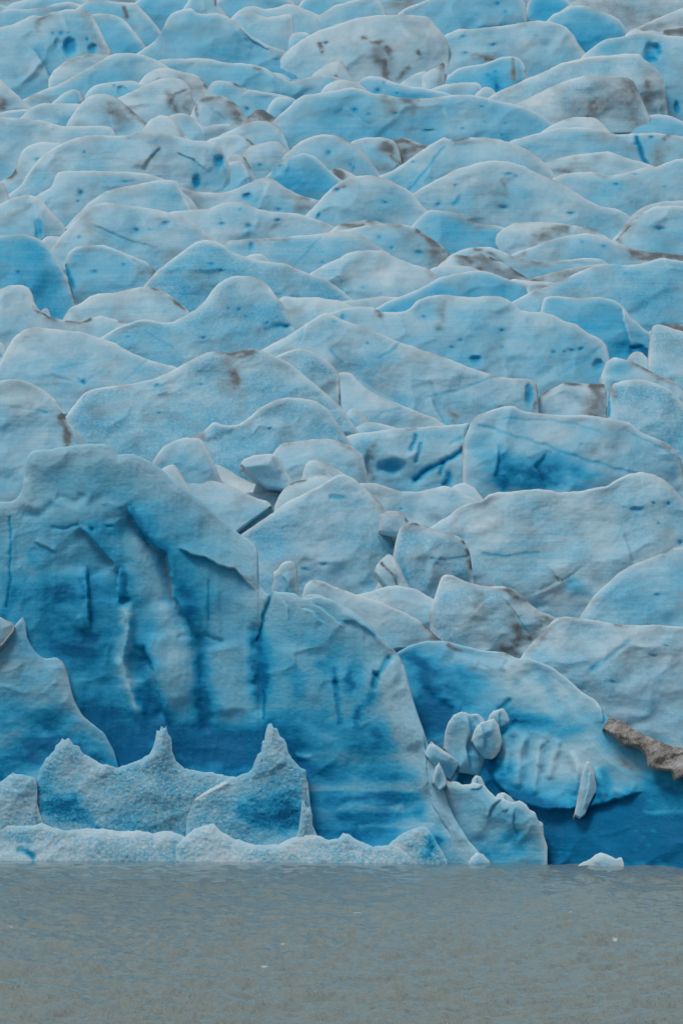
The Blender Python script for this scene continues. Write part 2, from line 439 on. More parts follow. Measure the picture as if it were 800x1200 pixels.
cam = bpy.data.cameras.new('camera'); co_ = bpy.data.objects.new('camera', cam); col.objects.link(co_); scene.camera = co_
co_.location = (0, 0, CAM_H); co_.rotation_euler = (math.pi / 2, 0, 0)
cam.sensor_fit = 'VERTICAL'; cam.sensor_height = 36.0; cam.lens = 36.0 * FOC / 1200.0
cam.shift_y = (HOR - 600.0) / 1200.0
cam.clip_start = 1; cam.clip_end = 6000
scene.render.engine = 'CYCLES'
scene.view_settings.view_transform = 'Standard'; scene.view_settings.look = 'None'
scene.view_settings.exposure = -0.06; scene.view_settings.gamma = 1.0
scene.cycles.use_denoising = True
scene.cycles.max_bounces = 6; scene.cycles.diffuse_bounces = 3
# ------------------------------------------------------------------ the icefall, farthest seracs first (crest points in photo pixels)
def S(label, pts, yb, f='', **kw):
    return ice('serac', label, pts, yb, f, **kw)
# --- top edge
S('low pale serac touching the top edge above the cave dome', '-60,6 -30,2 0,4 8,9 14,4 25,1 45,-5 70,-6 95,-3 112,2 124,8', 24)
S('thin-crested ice fold just behind the dome with the deep blue cave', '-60,18 0,14 10,10 30,11 50,9 65,4 82,2 95,5 107,13 114,22', 40)
S('blue ridge at the top edge between the dirt-nicked ridge and the tall grey-blue hump', '152,8 165,-3 185,-12 210,-10 235,0 250,12', 30, b=.42)
S('ridge with one black dirt nick on its shoulder, beside the cave dome', '90,10 97,4 110,-2 120,-3 130,2 147,3 158,3 167,11 176,21 185,32 192,42', 54, 'd 146,9 148,15 151,23;2.2;1.3|r 148,4 162,22 172,38;4;2', b=.33)
S('narrow upright ice fins at the top edge above the tall hump', '220,2 226,-6 240,-8 252,-2 258,8 266,17', 28, 'd 252,0 254,12;1.5;.7|r 238,-6 240,14;3;2', b=.25, near=5)
S('blue wall at the top edge above the flat-topped pale block', '246,12 255,0 270,-8 310,-10 335,-3 344,3 352,14', 26, b=.38)
S('smooth ridge at the top edge left of the broad dirty block', '348,10 354,0 370,-6 395,-5 420,-2 440,4', 26, b=.40)
S('two-humped pale ridge behind the block with the sheer upright edge', '270,22 280,12 288,8 300,7 311,11 323,9 334,5 345,5 356,10 373,17 386,26', 42, b=.24)
S('pale rounded serac directly above the broad dirty block', '336,38 352,28 368,20 378,16 386,10 392,6 405,3 425,-3 440,-3 447,3 451,12 453,24', 42, b=.24)
S('broad blue-grey serac at the top edge with a sheer step at one end', '460,24 468,14 476,9 490,4 505,-2 530,-8 580,-8 612,-2 616,6 617,24 619,40', 42, 'h 583,5;4;3;.55|b 590,6;16;.12|r 470,14 480,6 500,2;3;2|h 593,14;4;2.5;.5', b=.36, k=.7)
S('sky blue wall at the top edge behind the teal hump', '612,30 617,6 622,-5 650,-7 665,0 672,8 680,18', 34, b=.52)
S('grey snow-dusted slope filling the top corner', '655,14 668,4 690,-8 730,-16 780,-18 850,-16', 56, 'd 690,8 800,20;26;.22|h 737,10;2;1.5;.4|h 720,14;1.5;1;.4', b=.10, k=1.6, sp=.3)
S('teal blue hump with a pale rim near the top corner', '637,28 647,17 660,12 667,7 682,6 694,9 710,16 725,22 731,30 736,42', 64, 'b 668,30;26;.22|b 690,50;20;.1|d 714,18;5;.35', b=.46, k=.8)
S('pale layered ridge running out of frame below the grey snow slope', '722,44 742,34 760,26 780,17 800,9 820,4 860,0', 54, 'd 750,36 800,24;7;.25', b=.16)
S('small chain of pale ice knobs behind the serac with a ring-shaped hollow', '728,46 736,37 745,32 752,37 764,35 772,39 780,34 800,31 830,26 860,25', 54, 'd 784,40 800,38;4;.6', b=.14, near=8)
# --- second rank
S('great dome with the deep blue cave mouth in its flank', '-80,40 -40,42 0,32 18,28 40,17 48,20 60,14 70,13 76,11 90,11 102,12 110,20 118,36 126,52 135,68', 108,
  'h 82,55;8.5;12;.86|h 109,57;6;6.5;.62|h 68,50;4.5;6;.50|h 63,40;3;2.5;.45|h 73,39;3.5;3;.38|h 103,46;2.5;3;.35|r 70,13 75,26 81,40;3;2.5|s 35,53 45,65 56,85 68,99;10;5;.25|b 62,88 66,96;3;.35|d 101,11 106,17;3;.9|d 40,32 55,16;4;.3|r 112,22 122,45 134,64;3;2|d 98,14 106,40 128,62;5;.12', b=.22, k=.9)
S('blue-faced knoll with a pale rounded shoulder beside the cave dome', '100,22 110,16 125,16 140,19 147,24 153,31 160,39 166,47 173,58', 66, 'b 135,38;16;.16|r 147,24 158,40 168,52;3;1.5|b 148,60;4;.3', b=.40)
S('tall grey-blue hump with a pale fold trailing down its far shoulder', '156,66 170,56 182,48 190,36 196,22 202,15 215,11 225,9 231,16 238,17 250,15 260,16 272,23 283,31 293,41 310,51 322,56 335,60 350,64 365,70 376,77 390,90', 98,
  's 320,60 298,50 288,40 282,28;8;3.5;.15|r 278,30 287,48 296,56;2.5;2|b 182,44 190,34;5;.2|b 235,45;30;.08|r 310,56 318,66 326,68;3;2|d 323,69;2;.6|b 309,42;4;.2|d 287,55;5;.2', b=.34, k=.8)
S('flat-topped pale block with one sheer upright edge', '264,32 273,19 283,15 295,14 310,20 325,19 340,16 343,18 344,30 345,50 348,64', 66, 'd 323,22;2;.5|b 310,40;5;.2|r 288,32 310,22 338,20;3;1.5', b=.22)
S('thin pale crest beside the broad dirty block', '334,50 342,39 357,37 366,42 374,54', 56, b=.30, near=6)
S('broad flat-topped serac with dark dirt running down its middle', '328,68 345,52 358,44 373,36 386,32 400,27 418,21 440,18 470,17 495,19 503,20 508,27 515,35 521,42 526,56', 98,
  'd 425,44 447,50 455,58 459,68;3;.9|d 440,58 450,78 456,92;9;.35|d 452,70 451,92;3;.45|d 375,52 377,60;2.5;1.1|h 382,51;4.5;3;.6|d 478,80 466,92;3;.6|d 489,60 491,68;2.2;.9|d 425,70;34;.16|r 430,48 452,52 480,56;4;1.5|g 447,50 455,60 458,70;2;1;.1|d 494,38 505,50;8;.15', b=.13, k=.7)
S('small ragged peak with a black dirt spot below it, against the dirty block', '370,84 382,76 392,72 400,70 404,78 410,88 416,98', 98, 'd 394,89 398,91;2.2;1.1|d 386,84;5;.3', b=.16, near=12)
S('low pale fold between the ragged peak and the blue holed ridge', '383,99 394,94 404,93 414,96 426,101', 108, b=.14, near=8)
S('broad round-backed serac standing over the blue notch', '478,92 484,75 492,62 510,50 522,40 537,34 550,34 570,32 590,30 604,28 625,24 645,25 662,31 672,41 677,51 687,64', 94,
  'h 577,52;4;2;.5|h 544,43;5;2.5;.4|b 548,38 570,36;6;.12|d 556,66 578,66;4;.4|d 568,69 578,70;2;.8|h 545,62;5;2;.38|h 498,68;4;2.5;.4|b 505,78;8;.1|r 520,58 560,60 590,64;4;1.5|h 616,30;1.5;1.2;.5|h 628,42;1.5;1.2;.4', b=.21, k=.8)
S('dirty spur of ice on the flank of the round-backed serac', '494,90 503,82 512,78 519,72 521,76 521,90', 94, 'd 512,80 519,75;5;.5', b=.16, near=10)
S('blue overhanging block with brown grime on its blunt end', '518,96 530,84 536,80 551,77 567,75 576,71 586,67 600,66 608,68 614,75 617,88 621,102', 110, 'h 582,102;3.5;5;.72|b 575,92 582,102;6;.22|d 600,70 602,84 603,97;2.4;.9|d 615,84 617,94;2;.5|r 605,68 607,98;3;2|h 580,84;3;2;.55|h 572,88;2;1.5;.5', b=.46)
S('thin pale slab lying in front of the round-backed serac', '462,104 471,96 485,87 496,83 507,86 520,87 540,87 550,91 557,96 563,108', 108, 'd 502,84 508,88;4;.4|b 492,92;5;.12', b=.18)
S('narrow blunt-ended slab below the thin pale slab', '496,110 507,103 520,99 540,97 559,96 564,100 567,116', 116, 'r 520,100 555,98;3;1|d 560,100 564,110;2;.3', b=.28)
S('little pale knob at the end of the blunt slab', '559,108 566,102 575,102 581,109 586,120', 120, b=.16)
S('pale blue ridge pitted with small holes above the long grimy ridge', '410,106 418,97 425,92 432,89 446,90 460,96 475,100 500,104 526,109 546,116', 118, 'h 443,106;4;2.6;.62|h 450,97;2;2.5;.5|h 465,110;2;1.5;.5|h 466,100;1.3;1.3;.45|r 432,90 470,100 520,109;3;1', b=.38)
S('serac with a ring-shaped blue hollow and a deep blue slit', '674,74 686,62 700,51 710,45 725,44 740,39 756,39 775,41 800,43 860,46', 142, 'h 764,60;10;12;.55|u 762,57;7;9|b 759,68 768,69;4;.40|b 771,62 771,54;3;.25|h 792,126;3.5;9;.86|b 700,56 760,46;8;.1|d 790,44;6;.25|b 790,100;25;.06', b=.27, k=.7)
S('long grey-stained block behind the grimy wedge', '578,110 600,100 613,94 642,82 657,74 676,70 690,66 715,65 732,63 749,63 754,69 763,76 773,84 778,94 780,115 783,138', 142,
  'd 758,92 764,128;13;.28|d 755,98 762,118;4;.25|g 755,68 770,82 777,96;3;1;.1|b 630,95;10;.08|r 655,76 690,68 745,66;4;1.5', b=.14, k=.8, sp=.22, d=783)
S('grimy brown-grey wedge of ice with a sloping back', '605,122 625,112 645,102 665,94 682,89 700,88 715,90 735,91 742,95 748,108 754,122 762,140', 144,
  'd 690,125 735,100;20;.32|d 735,98 740,132;10;.22|d 700,110 690,135;4;.25|h 662,116;3;1;.4|h 692,117;4;1.2;.35|h 679,130;2;1.3;.5|d 660,130 740,138;10;.15', b=.10, k=.8, sp=.26, d=776.5)
# --- third rank, left
S('low saddle of ice stained tan under the blue cave', '64,82 80,70 100,64 115,63 131,65 142,78', 92, 'd 100,68 118,64;6;.35|d 70,74 90,72;5;.25', b=.17, near=13)
S('long blue-grey ridge below the cave dome', '24,118 50,106 67,100 82,92 100,82 112,75 127,66 137,62 155,62 170,65 185,71 197,78 212,92', 124, 'r 84,84 104,80;4;1.5|b 160,85;26;.08|b 66,94;4;.2|d 40,114 60,116;7;.22|h 90,81;3;1.5;.4', b=.28, k=.8)
S('long low pale-crested ridge with blue flanks under the tall hump', '176,84 186,70 200,69 225,68 245,69 265,74 282,74 300,76 312,80 321,86 331,92 343,96 360,91 375,87 390,89 402,93 412,102', 118,
  'd 299,79 304,80;2.5;.7|d 297,92;2;.4|s 312,80 322,90 334,98;7;2.5;.12|b 270,95;26;.1|b 370,104;18;.1|r 205,74 250,72;3;1', b=.33, k=.8)
S('sliver of pale ice peeping over the long pale-crested ridge', '310,84 325,83 342,84 358,89 368,96', 98, b=.18)
S('small blue-sided lump in front of the long blue-grey ridge', '98,116 104,106 111,100 121,98 138,95 160,95 170,102', 120, 'h 143,105;6;5;.45|b 150,104;8;.12|h 135,101;2.5;2;.4', b=.27, near=8)
S('dingy boulder-like block with a dark grime line down its side', '156,108 163,97 170,88 181,81 195,79 203,81 216,85 230,87 238,93 243,104 247,120', 132, 'd 236,90 243,100 243,112;2.5;.8|d 215,95 235,105;10;.3|r 178,88 186,94;4;2|d 205,84;6;.2', b=.16)
S('white-topped block with a brown-stained lower front', '126,124 138,115 155,107 175,97 190,92 202,91 211,92 218,96 223,103 225,112 229,124 234,144', 150,
  'd 200,114 204,130;6;.5|d 216,112 226,132;7;.38|d 196,122;20;.22|s 222,104 205,110 198,128;9;3;.05|g 140,116 170,109 200,108;3;1;.05|b 170,128;14;.08|d 203,113 221,110;3;.3', b=.14)
S('blue sloping hump with a black crumb of dirt on its crest', '238,116 245,100 251,95 258,94 275,97 290,105 305,114 317,123 323,136', 138, 'h 290,129;4;3.5;.6|d 272,97 283,101;2.2;.9|d 250,104;5;.25|b 300,125;10;.12|d 316,124;4;.3', b=.28)
S('narrow blue strip of ice with a pale lip', '282,110 291,104 305,107 325,110 342,114 354,122', 130, 'b 315,118;14;.15', b=.34, near=6)
S('small rounded pale blue lump beside a dirt-filled gap', '310,136 316,122 322,115 332,113 343,115 354,124', 140, 'g 345,118 334,132;4;2;.2', b=.27)
S('cracked grubby block between the white-topped block and the dirt-filled gap', '224,134 230,120 238,113 250,110 265,114 276,121 283,129 289,142', 150, 'd 240,116 252,112;4;.45|g 248,128 256,134 264,140;1.6;1;.15|d 270,122 283,138;6;.45|d 245,135;16;.2|d 230,122 231,138;2;.6|g 250,113 246,118 240,117;2;1.5;.1', b=.16)
S('heap of dirt-covered ice rubble in a gap with a dark blue pocket', '278,152 288,139 300,129 308,128 318,135 331,143 346,151 358,166', 168, 'd 290,140 310,132 340,155;12;.55|h 323,136;4;6;.75|d 326,140 330,146;3;.9|d 305,130 316,138;3;.6', b=.18, rough=1.6)
S('triangular white hump at the frame edge with a dark stain at its foot', '-80,78 -30,80 -10,86 0,92 8,100 16,107 26,116 40,128', 134, 'd 2,118 6,126;5;.7|d 8,112;12;.3', b=.13)
S('tiny teal peak in front of the long blue-grey ridge', '60,122 69,114 78,107 88,104 97,109 100,116 104,124', 126, 's 97,122 93,110 88,104;6;2;.15', b=.36, near=5)
S('white-crested ridge with grey dirt on its shaded side', '88,130 97,119 103,114 112,110 125,110 138,115 150,125 163,136 176,148 184,158', 162, 'd 128,128 142,138;9;.5|d 136,144;8;.4|d 150,128 172,146;3;.35|s 134,158 128,134 122,120;10;3;.05|r 140,124 165,146 178,156;3;2', b=.15)
S('pale slab with a thin tan streak across it', '22,140 36,126 50,121 75,121 95,122 108,125 119,130 125,138 130,154', 154, 'd 88,132 115,129;1.6;.6|d 118,133 124,146;2.5;.35|g 70,140 90,142;3;1;.15|b 72,144;6;.15', b=.17)
S('thin pale blue slab at the frame edge below the stained triangular hump', '-80,140 -20,135 0,132 15,129 36,128 52,138', 148, b=.26)
S('broad pale shelf ending in a rounded nose', '-80,136 0,137 25,139 50,141 63,145 72,148 100,148 124,147 132,150 136,158 142,174', 218, 'r 60,146 62,151;2.5;1.5|d 63,149;2;.4|b 30,160;20;.06', b=.19, k=.8)
# --- third rank, middle and right
S('long ridge with brown grime patches and blue pits on its face', '320,142 332,131 340,124 348,116 356,111 370,110 385,107 400,105 412,102 425,105 438,110 450,110 465,114 478,116 500,115 513,114 530,111 550,111 570,115 586,119 600,122 615,126 632,134 650,148', 170,
  'd 452,116 458,132;8;.4|d 480,120 482,132;5;.35|d 450,112 490,117;3;.25|h 464,134;3.5;3;.6|h 417,128;4;3;.5|h 432,134;3;1.8;.45|h 568,142;2;1.2;.65|h 592,144;2;1.2;.65|h 565,126;2.5;1.5;.45|h 541,150;2;1.5;.5|h 503,154;9;3;.62|g 518,128 523,140 530,143 545,140 570,137;2;.8;.0|r 519,126 526,141 548,139;2.5;1.4|b 420,140;30;.10|b 350,130;24;.12|s 404,122 420,136 436,150;8;2;.1|h 588,158;1.5;1;.5', b=.33, k=.75)
S('thin blue-white crest low against the pitted ridge', '402,174 413,165 427,161 450,161 462,165 468,176 471,192', 200, 'd 448,170 460,176 467,192;5;.7|d 440,172 455,180;5;.3|d 440,196 452,198;5;.4|b 430,180;12;.12', b=.26)
S('dark grime-coated lump wedged under the pitted ridge', '446,180 453,169 463,162 473,161 486,166 497,170 508,174', 196, 'd 458,166 475,182 496,172;12;.55|d 472,164 488,172;3;.5|d 466,186 470,192;3;.5|d 452,170 470,165;3;.4', b=.16, rough=1.5)
S('pale slope scored by one long diagonal crack', '434,214 446,205 460,200 475,190 490,179 505,169 514,164 520,160 526,164 550,161 570,161 586,164 602,168 622,178', 230, 'g 521,172 508,186 498,200 484,216 478,222;1.3;.7;.28|h 485,190;3;2;.4|h 506,208;2;1;.45|d 530,164 548,162;2;.5|b 480,205;16;.1|b 528,178;8;.1', b=.23, k=.8)
S('teal-sided ridge running out of frame above the blue slit', '680,154 692,146 710,140 726,136 750,136 772,134 786,136 797,141 815,148 860,150', 162, 'b 740,150;34;.12|d 795,142;4;.4', b=.36)
S('pale cap of ice at the foot of the grimy wedge', '626,160 640,150 655,142 671,137 686,137 696,138 704,143 714,154', 164, b=.15, near=5)
S('rounded ridge cut by a narrow deep blue slit', '583,174 600,164 620,159 637,154 655,150 675,149 692,150 706,154 720,158 745,156 770,156 785,158 800,160 860,162', 197,
  'c 745,162 749,172 751,180 754,186 757,192;2.6;5;.62|h 763,162;4;2.5;.62|d 772,174 774,190;4;.3|d 778,163 783,160;3;.5|r 742,158 741,168;4;2|b 655,172;30;.1|h 724,162;3;1.5;.4|d 690,160 740,172;8;.12', b=.25, k=.8)
S('low pale ridge with a tan smear along its foot', '612,205 623,196 640,190 656,185 676,181 695,179 712,177 723,181 736,186 756,191 778,200', 212, 'd 650,202 672,194 700,202;5;.28|d 655,200 672,204;4;.3|d 695,186 750,198;6;.15', b=.17)
S('long blue-tinted ridge in front of the tan-smeared one, running out of frame', '636,216 648,209 658,204 676,202 692,201 705,204 713,206 730,204 750,197 770,195 780,191 790,187 802,185 860,183', 250, 'd 700,204 716,207;3;.35|d 650,207;5;.25|h 778,219;3;1.2;.45|h 740,237;2;1.2;.6|h 722,216;5;2;.38|b 690,230;30;.1|h 786,236;3;1.3;.45|d 745,236 780,240;8;.12|h 744,204;4;1.5;.4', b=.24, k=.8)
S('great white dome with scattered blue dents and a faint brown smudge', '476,232 488,224 500,216 517,208 532,199 550,194 563,190 578,188 595,189 612,194 625,201 640,207 662,217 677,227 692,237 706,243 720,244 733,250', 270,
  'h 590,243;7;3;.6|h 514,239;3;4;.6|c 530,240 536,234 538,230;2;1.5;.3|h 595,204;7;2;.5|h 603,207;3;1.6;.55|h 669,250;5.5;2.2;.5|h 534,218;2;1.6;.4|d 560,216 570,226;12;.22|d 592,214 596,224 590,228;4;.35|b 510,232;14;.12|d 560,248 550,256;5;.2', b=.20, k=.75)
S('blue-toned ridge curving under the great white dome', '492,254 502,246 520,247 538,250 550,257 561,262 580,264 592,267 601,273 614,282 624,292', 292, 'd 552,258 560,263;3;.5|b 545,275;22;.10|d 530,252 558,266;10;.2|d 552,282 566,288;3;.4', b=.38)
S('pale debris-streaked trough below the great white dome', '586,270 602,261 628,260 653,261 677,265 695,270 712,278 724,288', 292, 'd 630,274 650,268 664,270;5;.42|d 624,284 640,276;5;.3|d 655,275 685,268;3;.35|d 600,272;10;.15', b=.13)
S('outer pale rib of a double ridge with dirt in the groove', '708,290 722,276 731,264 740,252 750,244 763,239 776,236 800,235 860,236', 292, 'd 726,276 738,260;6;.3|d 780,236;4;.2', b=.17)
S('inner rib of the double ridge, its edge lined with black dirt', '712,296 720,283 730,271 741,259 751,250 765,242 780,241 802,242 860,246', 308, 'd 721,279 731,268 742,257;4;.85|d 745,254 756,247;2.5;.4|h 773,268;7;3.5;.6|b 745,275;12;.12|b 773,268;12;.12', b=.22, k=.8)
S('low hump with a debris band along its far end', '586,306 606,295 625,289 645,281 665,276 685,273 700,275 713,280 726,286 740,291 756,295 780,297 802,299 860,302', 314, 'h 707,290;3.5;1.6;.55|h 682,283;4;2;.42|d 740,296 770,300 802,303;4.5;.6|d 762,300 790,302;3;.5|d 598,303 615,298;4;.4|b 720,306;8;.2', b=.24)
# --- fourth rank, left
S('curled ice shelf beside a dirt-filled notch near the frame edge', '-12,218 5,211 15,205 22,190 24,180 30,173 38,169 50,166 70,167 82,174', 227, 'd 3,206 12,206 16,202;3.5;.8|h 44,186;4;2.5;.4|b 33,200;5;.25|d 10,200;6;.3|r 22,182 24,196;3;2', b=.19)
S('wide smooth hump with blue caves opening at its far end', '-4,238 10,228 25,217 35,200 47,185 65,172 82,164 100,159 113,158 132,159 150,159 160,156 176,154 195,155 204,159 216,163 235,165 254,167 260,175 265,186 272,204', 230,
  'h 257,190;6.5;9;.66|h 231,213;6;10;.78|b 230,205;8;.15|h 99,180;2;2.5;.45|h 184,165;3.5;2;.4|h 181,176;2.5;2;.4|s 190,170 176,184 164,200;12;4;.06|d 165,196 185,174;5;.2|h 153,162;3;1.5;.35|s 240,200 228,186 205,178;12;3;.1|b 60,215;18;.08|r 236,170 240,190 246,200;5;2.5', b=.21, k=.75)
S('angular slab pierced by one round blue hole', '36,234 50,225 60,220 64,211 66,203 78,200 100,200 137,201 162,202 180,205 193,210 207,218', 270, 'h 95,227;4.6;4;.80|h 91,236;2.4;1.8;.5|b 95,207;7;.15|h 148,213;6;1.8;.36', b=.23, k=.8)
S('pale arched ridge with a blunt cut end beside the tan-cornered ridge', '76,268 86,256 96,246 107,235 125,224 142,219 162,216 180,212 198,211 208,212 213,221 219,233 228,250', 256, 'r 208,213 216,228 224,244;3;2|h 122,228;3;1.5;.35|b 170,235;22;.06', b=.21, near=20)
S('white-backed ridge with a tan corner behind the long dented ridge', '202,214 214,220 226,224 250,226 265,225 278,221 293,214 305,209 315,207 323,211 333,219 348,227 362,232 376,235 386,246', 258, 'd 218,228 232,238;10;.40|d 350,240 368,240;10;.32|d 345,246 372,236;3;.3|h 290,230;7;4.5;.6|h 327,246;5;2.2;.5|s 300,246 308,228 314,212;12;3;.05|b 296,225;8;.1|d 335,225 360,236;4;.2|r 314,210 312,232;5;2', b=.20, k=.8)
S('blue-fronted small peak between a blue cave and the pale flat serac', '224,232 232,222 243,211 255,200 268,191 280,188 288,194 295,202 304,214', 230, 's 292,218 288,200 282,190;6;3;.0|b 262,215;18;.08|r 286,192 292,210;3;2', b=.34)
S('dark tan-edged blade of ice behind the blue-fronted small peak', '258,194 267,183 278,180 287,184 294,196 299,208', 207, 'd 270,190;9;.35|d 288,186 294,200;3;.4', b=.18, near=8)
S('small dirty hump with a pale front beside the white-crested grey-sided ridge', '166,154 175,141 186,135 198,136 206,144 214,154 226,168', 174, 'd 190,145;10;.25|d 206,146 214,158;3;.3', b=.14)
S('low white ridge with a blue hollow and a tan end', '183,147 198,135 212,132 222,135 232,144 239,149 252,146 268,145 283,147 294,157', 172, 'd 245,155 258,154;7;.35|d 272,145 283,147;3;.6|b 222,150;10;.14|s 240,158 232,144 222,136;7;2;.0', b=.23)
S('smooth blue-white dome behind the tan-edged slab', '234,170 244,164 257,159 272,152 285,146 300,142 313,142 324,146 331,155 336,166 341,180', 176, 'b 310,156;14;.10|d 337,165;4;.3|r 313,144 328,154;4;1', b=.24)
S('tan slab with a dark brown edge in front of the smooth blue-white dome', '236,172 246,164 261,160 277,157 288,161 297,168 303,180', 184, 'd 265,170;16;.34|d 281,157 290,162 296,168;2.4;.75|d 272,172;8;.3', b=.17)
S('pale flat-fronted serac with a notched top between two blue domes', '278,188 286,178 295,171 306,168 318,165 327,166 333,172 342,182 352,194', 210, 'd 284,180 294,198;3;.45|h 305,194;3;2;.35|b 330,190;10;.1', b=.20)
S('broad blue-grey dome behind the round blue dome', '328,186 340,176 350,167 362,161 377,157 392,158 403,163 412,168 423,176 432,186 438,194 447,206', 210, 'h 415,198;2.5;4.5;.52|h 411,193;2;2;.4|h 385,180;5;5;.34|d 444,197;6;.4|b 395,172;14;.08', b=.25, k=.8)
S('round teal-blue dome with a hollow scooped in one side', '304,214 314,205 326,193 340,184 355,179 367,182 378,191 386,200 396,208 410,220', 240, 's 320,208 332,202 336,190;9;4;.0|h 326,200;8;8;.46|b 360,215;30;.1|r 336,188 332,202 318,208;3;2.5', b=.48, k=.8)
S('crumpled little folds with a black pocket beside the broad blue-grey dome', '382,202 392,197 402,198 412,203 420,208 430,216', 216, 'd 392,202 398,206;4;.9|d 406,205;5;.3|r 400,200 414,210;2.5;1.5', b=.15, near=6)
S('peaked blue-white hill with a long tail sweeping down into dirty ridges', '350,260 360,250 370,240 382,226 391,218 400,212 415,207 430,205 443,207 458,212 475,221 486,228 491,237 502,248 516,261 531,272 546,283 564,294', 284,
  'h 394,223;6;3.5;.56|h 374,253;3;5;.60|h 452,237;4;1.8;.38|h 404,221;3;1.5;.4|b 430,222;26;.08|d 516,283 545,289;3;.4|r 486,232 500,250 530,274 556,292;6;2|b 380,240;8;.1', b=.22, k=.75)
S('strip of brown-edged ice at the foot of the peaked hill', '383,274 395,264 405,261 418,260 430,257 445,260 458,268', 275, 'd 400,262 420,264;4;.6|d 430,258 446,262;3;.5|d 390,268;6;.3', b=.15, near=12)
S('small bright peak with a tall blue cave slit at the frame edge', '-60,246 -20,242 0,240 14,232 26,229 40,229 48,234 58,245 67,255 76,265 84,279', 288, 'h 46,268;5.5;13;.68|b 45,255;7;.18|d 10,262 22,248;7;.16|b 24,252;9;.14|r 40,230 52,244 70,262;5;2|s 46,284 42,250 38,234;8;3;.05|r 33,230 36,246;4;-2', b=.22)  # soft grey and blue strokes left of the slit paint in shade
S('blunt grey-white shoulder at the frame edge above the blue cave slit', '-60,206 -20,207 0,211 7,217 10,228 14,244', 248, b=.21, near=6)
S('tiny pale wedge beside the tall blue cave slit', '44,288 52,279 58,276 64,277 73,277 82,287', 296, 'd 70,276;3;.2', b=.12)
S('smooth dented mound with a small blue scoop on its shoulder', '56,298 72,276 82,265 97,250 108,241 122,237 137,239 162,242 185,246 205,251 228,262', 312, 'h 193,263;7;3.5;.48|h 160,271;4;3;.38|h 93,279;3;2.5;.35|h 176,269;3;1.5;.35|s 190,292 150,280 100,258;10;2;.05|g 98,262 115,272 140,284;1.4;.5;.08|b 180,252;8;.1|r 165,258 180,252 200,254;5;2', b=.18, k=.8)
S('long white undulating ridge sprinkled with shallow dents', '178,262 200,248 222,246 245,245 257,239 272,236 287,237 300,244 312,247 330,249 350,250 362,254 376,259 390,265 404,275', 292, 'h 260,262;5;2.5;.4|h 292,266;6;4;.4|h 325,259;4;2.5;.5|h 281,245;2.5;1.5;.4|b 215,284 228,282;8;.16|b 200,265;10;.1|d 380,264 396,270;5;.3|h 258,257;2;1;.45', b=.18, k=.75)
S('dull blue band of ice crossed by a fine slanting crack', '256,294 268,282 290,280 325,279 350,276 375,274 395,271 425,277', 332, 'g 375,278 362,294 346,308;1.3;.6;.14|h 378,307;4;1.5;.5|h 295,288;4;6;.5|d 300,281 340,281;3;.35|d 350,283;16;.15', b=.25, k=.9)
S('small white lump on the back of the speckled blue ridge', '282,305 293,298 305,297 312,301 320,310', 314, b=.13, near=28)
S('dirt-rimmed blue-white ridge tapering into black crevice lines', '366,288 378,280 392,272 405,269 420,266 435,263 452,262 468,262 485,266 495,272 508,281 520,290 530,302 545,312 562,320', 316,
  'h 444,278;3.5;3;.58|h 404,283;5;2.5;.52|h 490,297;6;3.5;.45|d 488,270 508,284 528,302 545,314;3;.75|d 510,300 540,314;14;.42|d 480,282 500,292;12;.2|b 420,300;22;.07|d 436,264 470,264;3;.2|h 460,291;3;2;.4', b=.24, k=.85)
S('long grey-lipped ridge under the trough with a dark upper seam', '526,300 540,293 555,290 574,289 586,294 600,300 620,305 640,308 655,306 675,303 692,302 705,304 712,309 722,320', 330, 'd 556,292 575,298 600,312;2.6;.7|d 600,301 640,309;5;.3|b 640,316;24;.10|d 650,307 710,306;3;.2|b 590,302;10;.12', b=.28)
S('grimy triangular flank edged by a black seam', '534,298 548,300 560,296 572,300 585,306 600,315 612,322 624,332', 337, 'd 545,303 570,312 600,326;12;.42|d 576,301 596,312 618,325;2.4;1.0|d 545,299 552,310 562,316;2;.8', b=.18)
S('grey sloping band of dirty ice above the pale snowy band', '604,336 620,327 640,321 665,315 688,311 706,309 718,316', 344, 'd 615,332 660,322 700,314;8;.38|d 625,330 650,327;3;.3', b=.15)
S('pale snowy band with a brown underside', '582,336 602,326 616,329 635,330 652,331 666,340', 348, 'd 625,338 650,333;4;.3', b=.10, near=4)
S('big smooth blue slope with a pale crest near the frame edge', '602,352 622,342 640,336 660,327 677,319 695,312 710,309 730,311 746,310 758,307 770,303 778,302 786,304 800,306 860,308', 395,
  'r 777,303 782,312 790,315 802,315;2.5;2|b 720,350;50;.08|h 734,320;3;1.3;.4|h 786,349;1.5;1;.5|d 625,340 660,326;4;.3|h 726,350;1.2;1;.5|b 718,308 726,311;5;.2|b 760,330;20;.06|b 793,309;6;.15', b=.30, k=.85, sp=.2)
# --- middle band
S('pale beige-tinted dome with a grey dirt haze', '364,320 380,310 392,305 400,301 406,297 418,294 432,293 447,294 460,300 472,305 485,310 500,314 508,320 516,327 526,340', 357, 'd 468,335;16;.26|h 446,343;2;1;.4|h 425,337;3;1.5;.35|b 435,305;24;.07|d 505,318 514,326;4;.2|d 440,340;30;.10|s 404,346 402,330 394,320;6;2;.05', b=.15, k=.8)
S('flat blue sliver behind the saturated blue ridge', '494,324 506,314 518,312 536,311 551,312 562,317 572,327', 332, b=.27, near=8)
S('saturated blue ridge with a bright pale end facet', '436,364 455,353 468,348 485,341 500,334 513,326 530,321 550,318 563,317 575,319 586,324 600,329 614,331 620,338 623,347 629,357 638,370', 380, 's 618,334 620,352 623,372;7;-3;-.2|b 570,345;40;.10|r 552,318 556,326;3;1|b 628,360;6;-.25|d 550,320;4;.2', b=.44, k=.8)
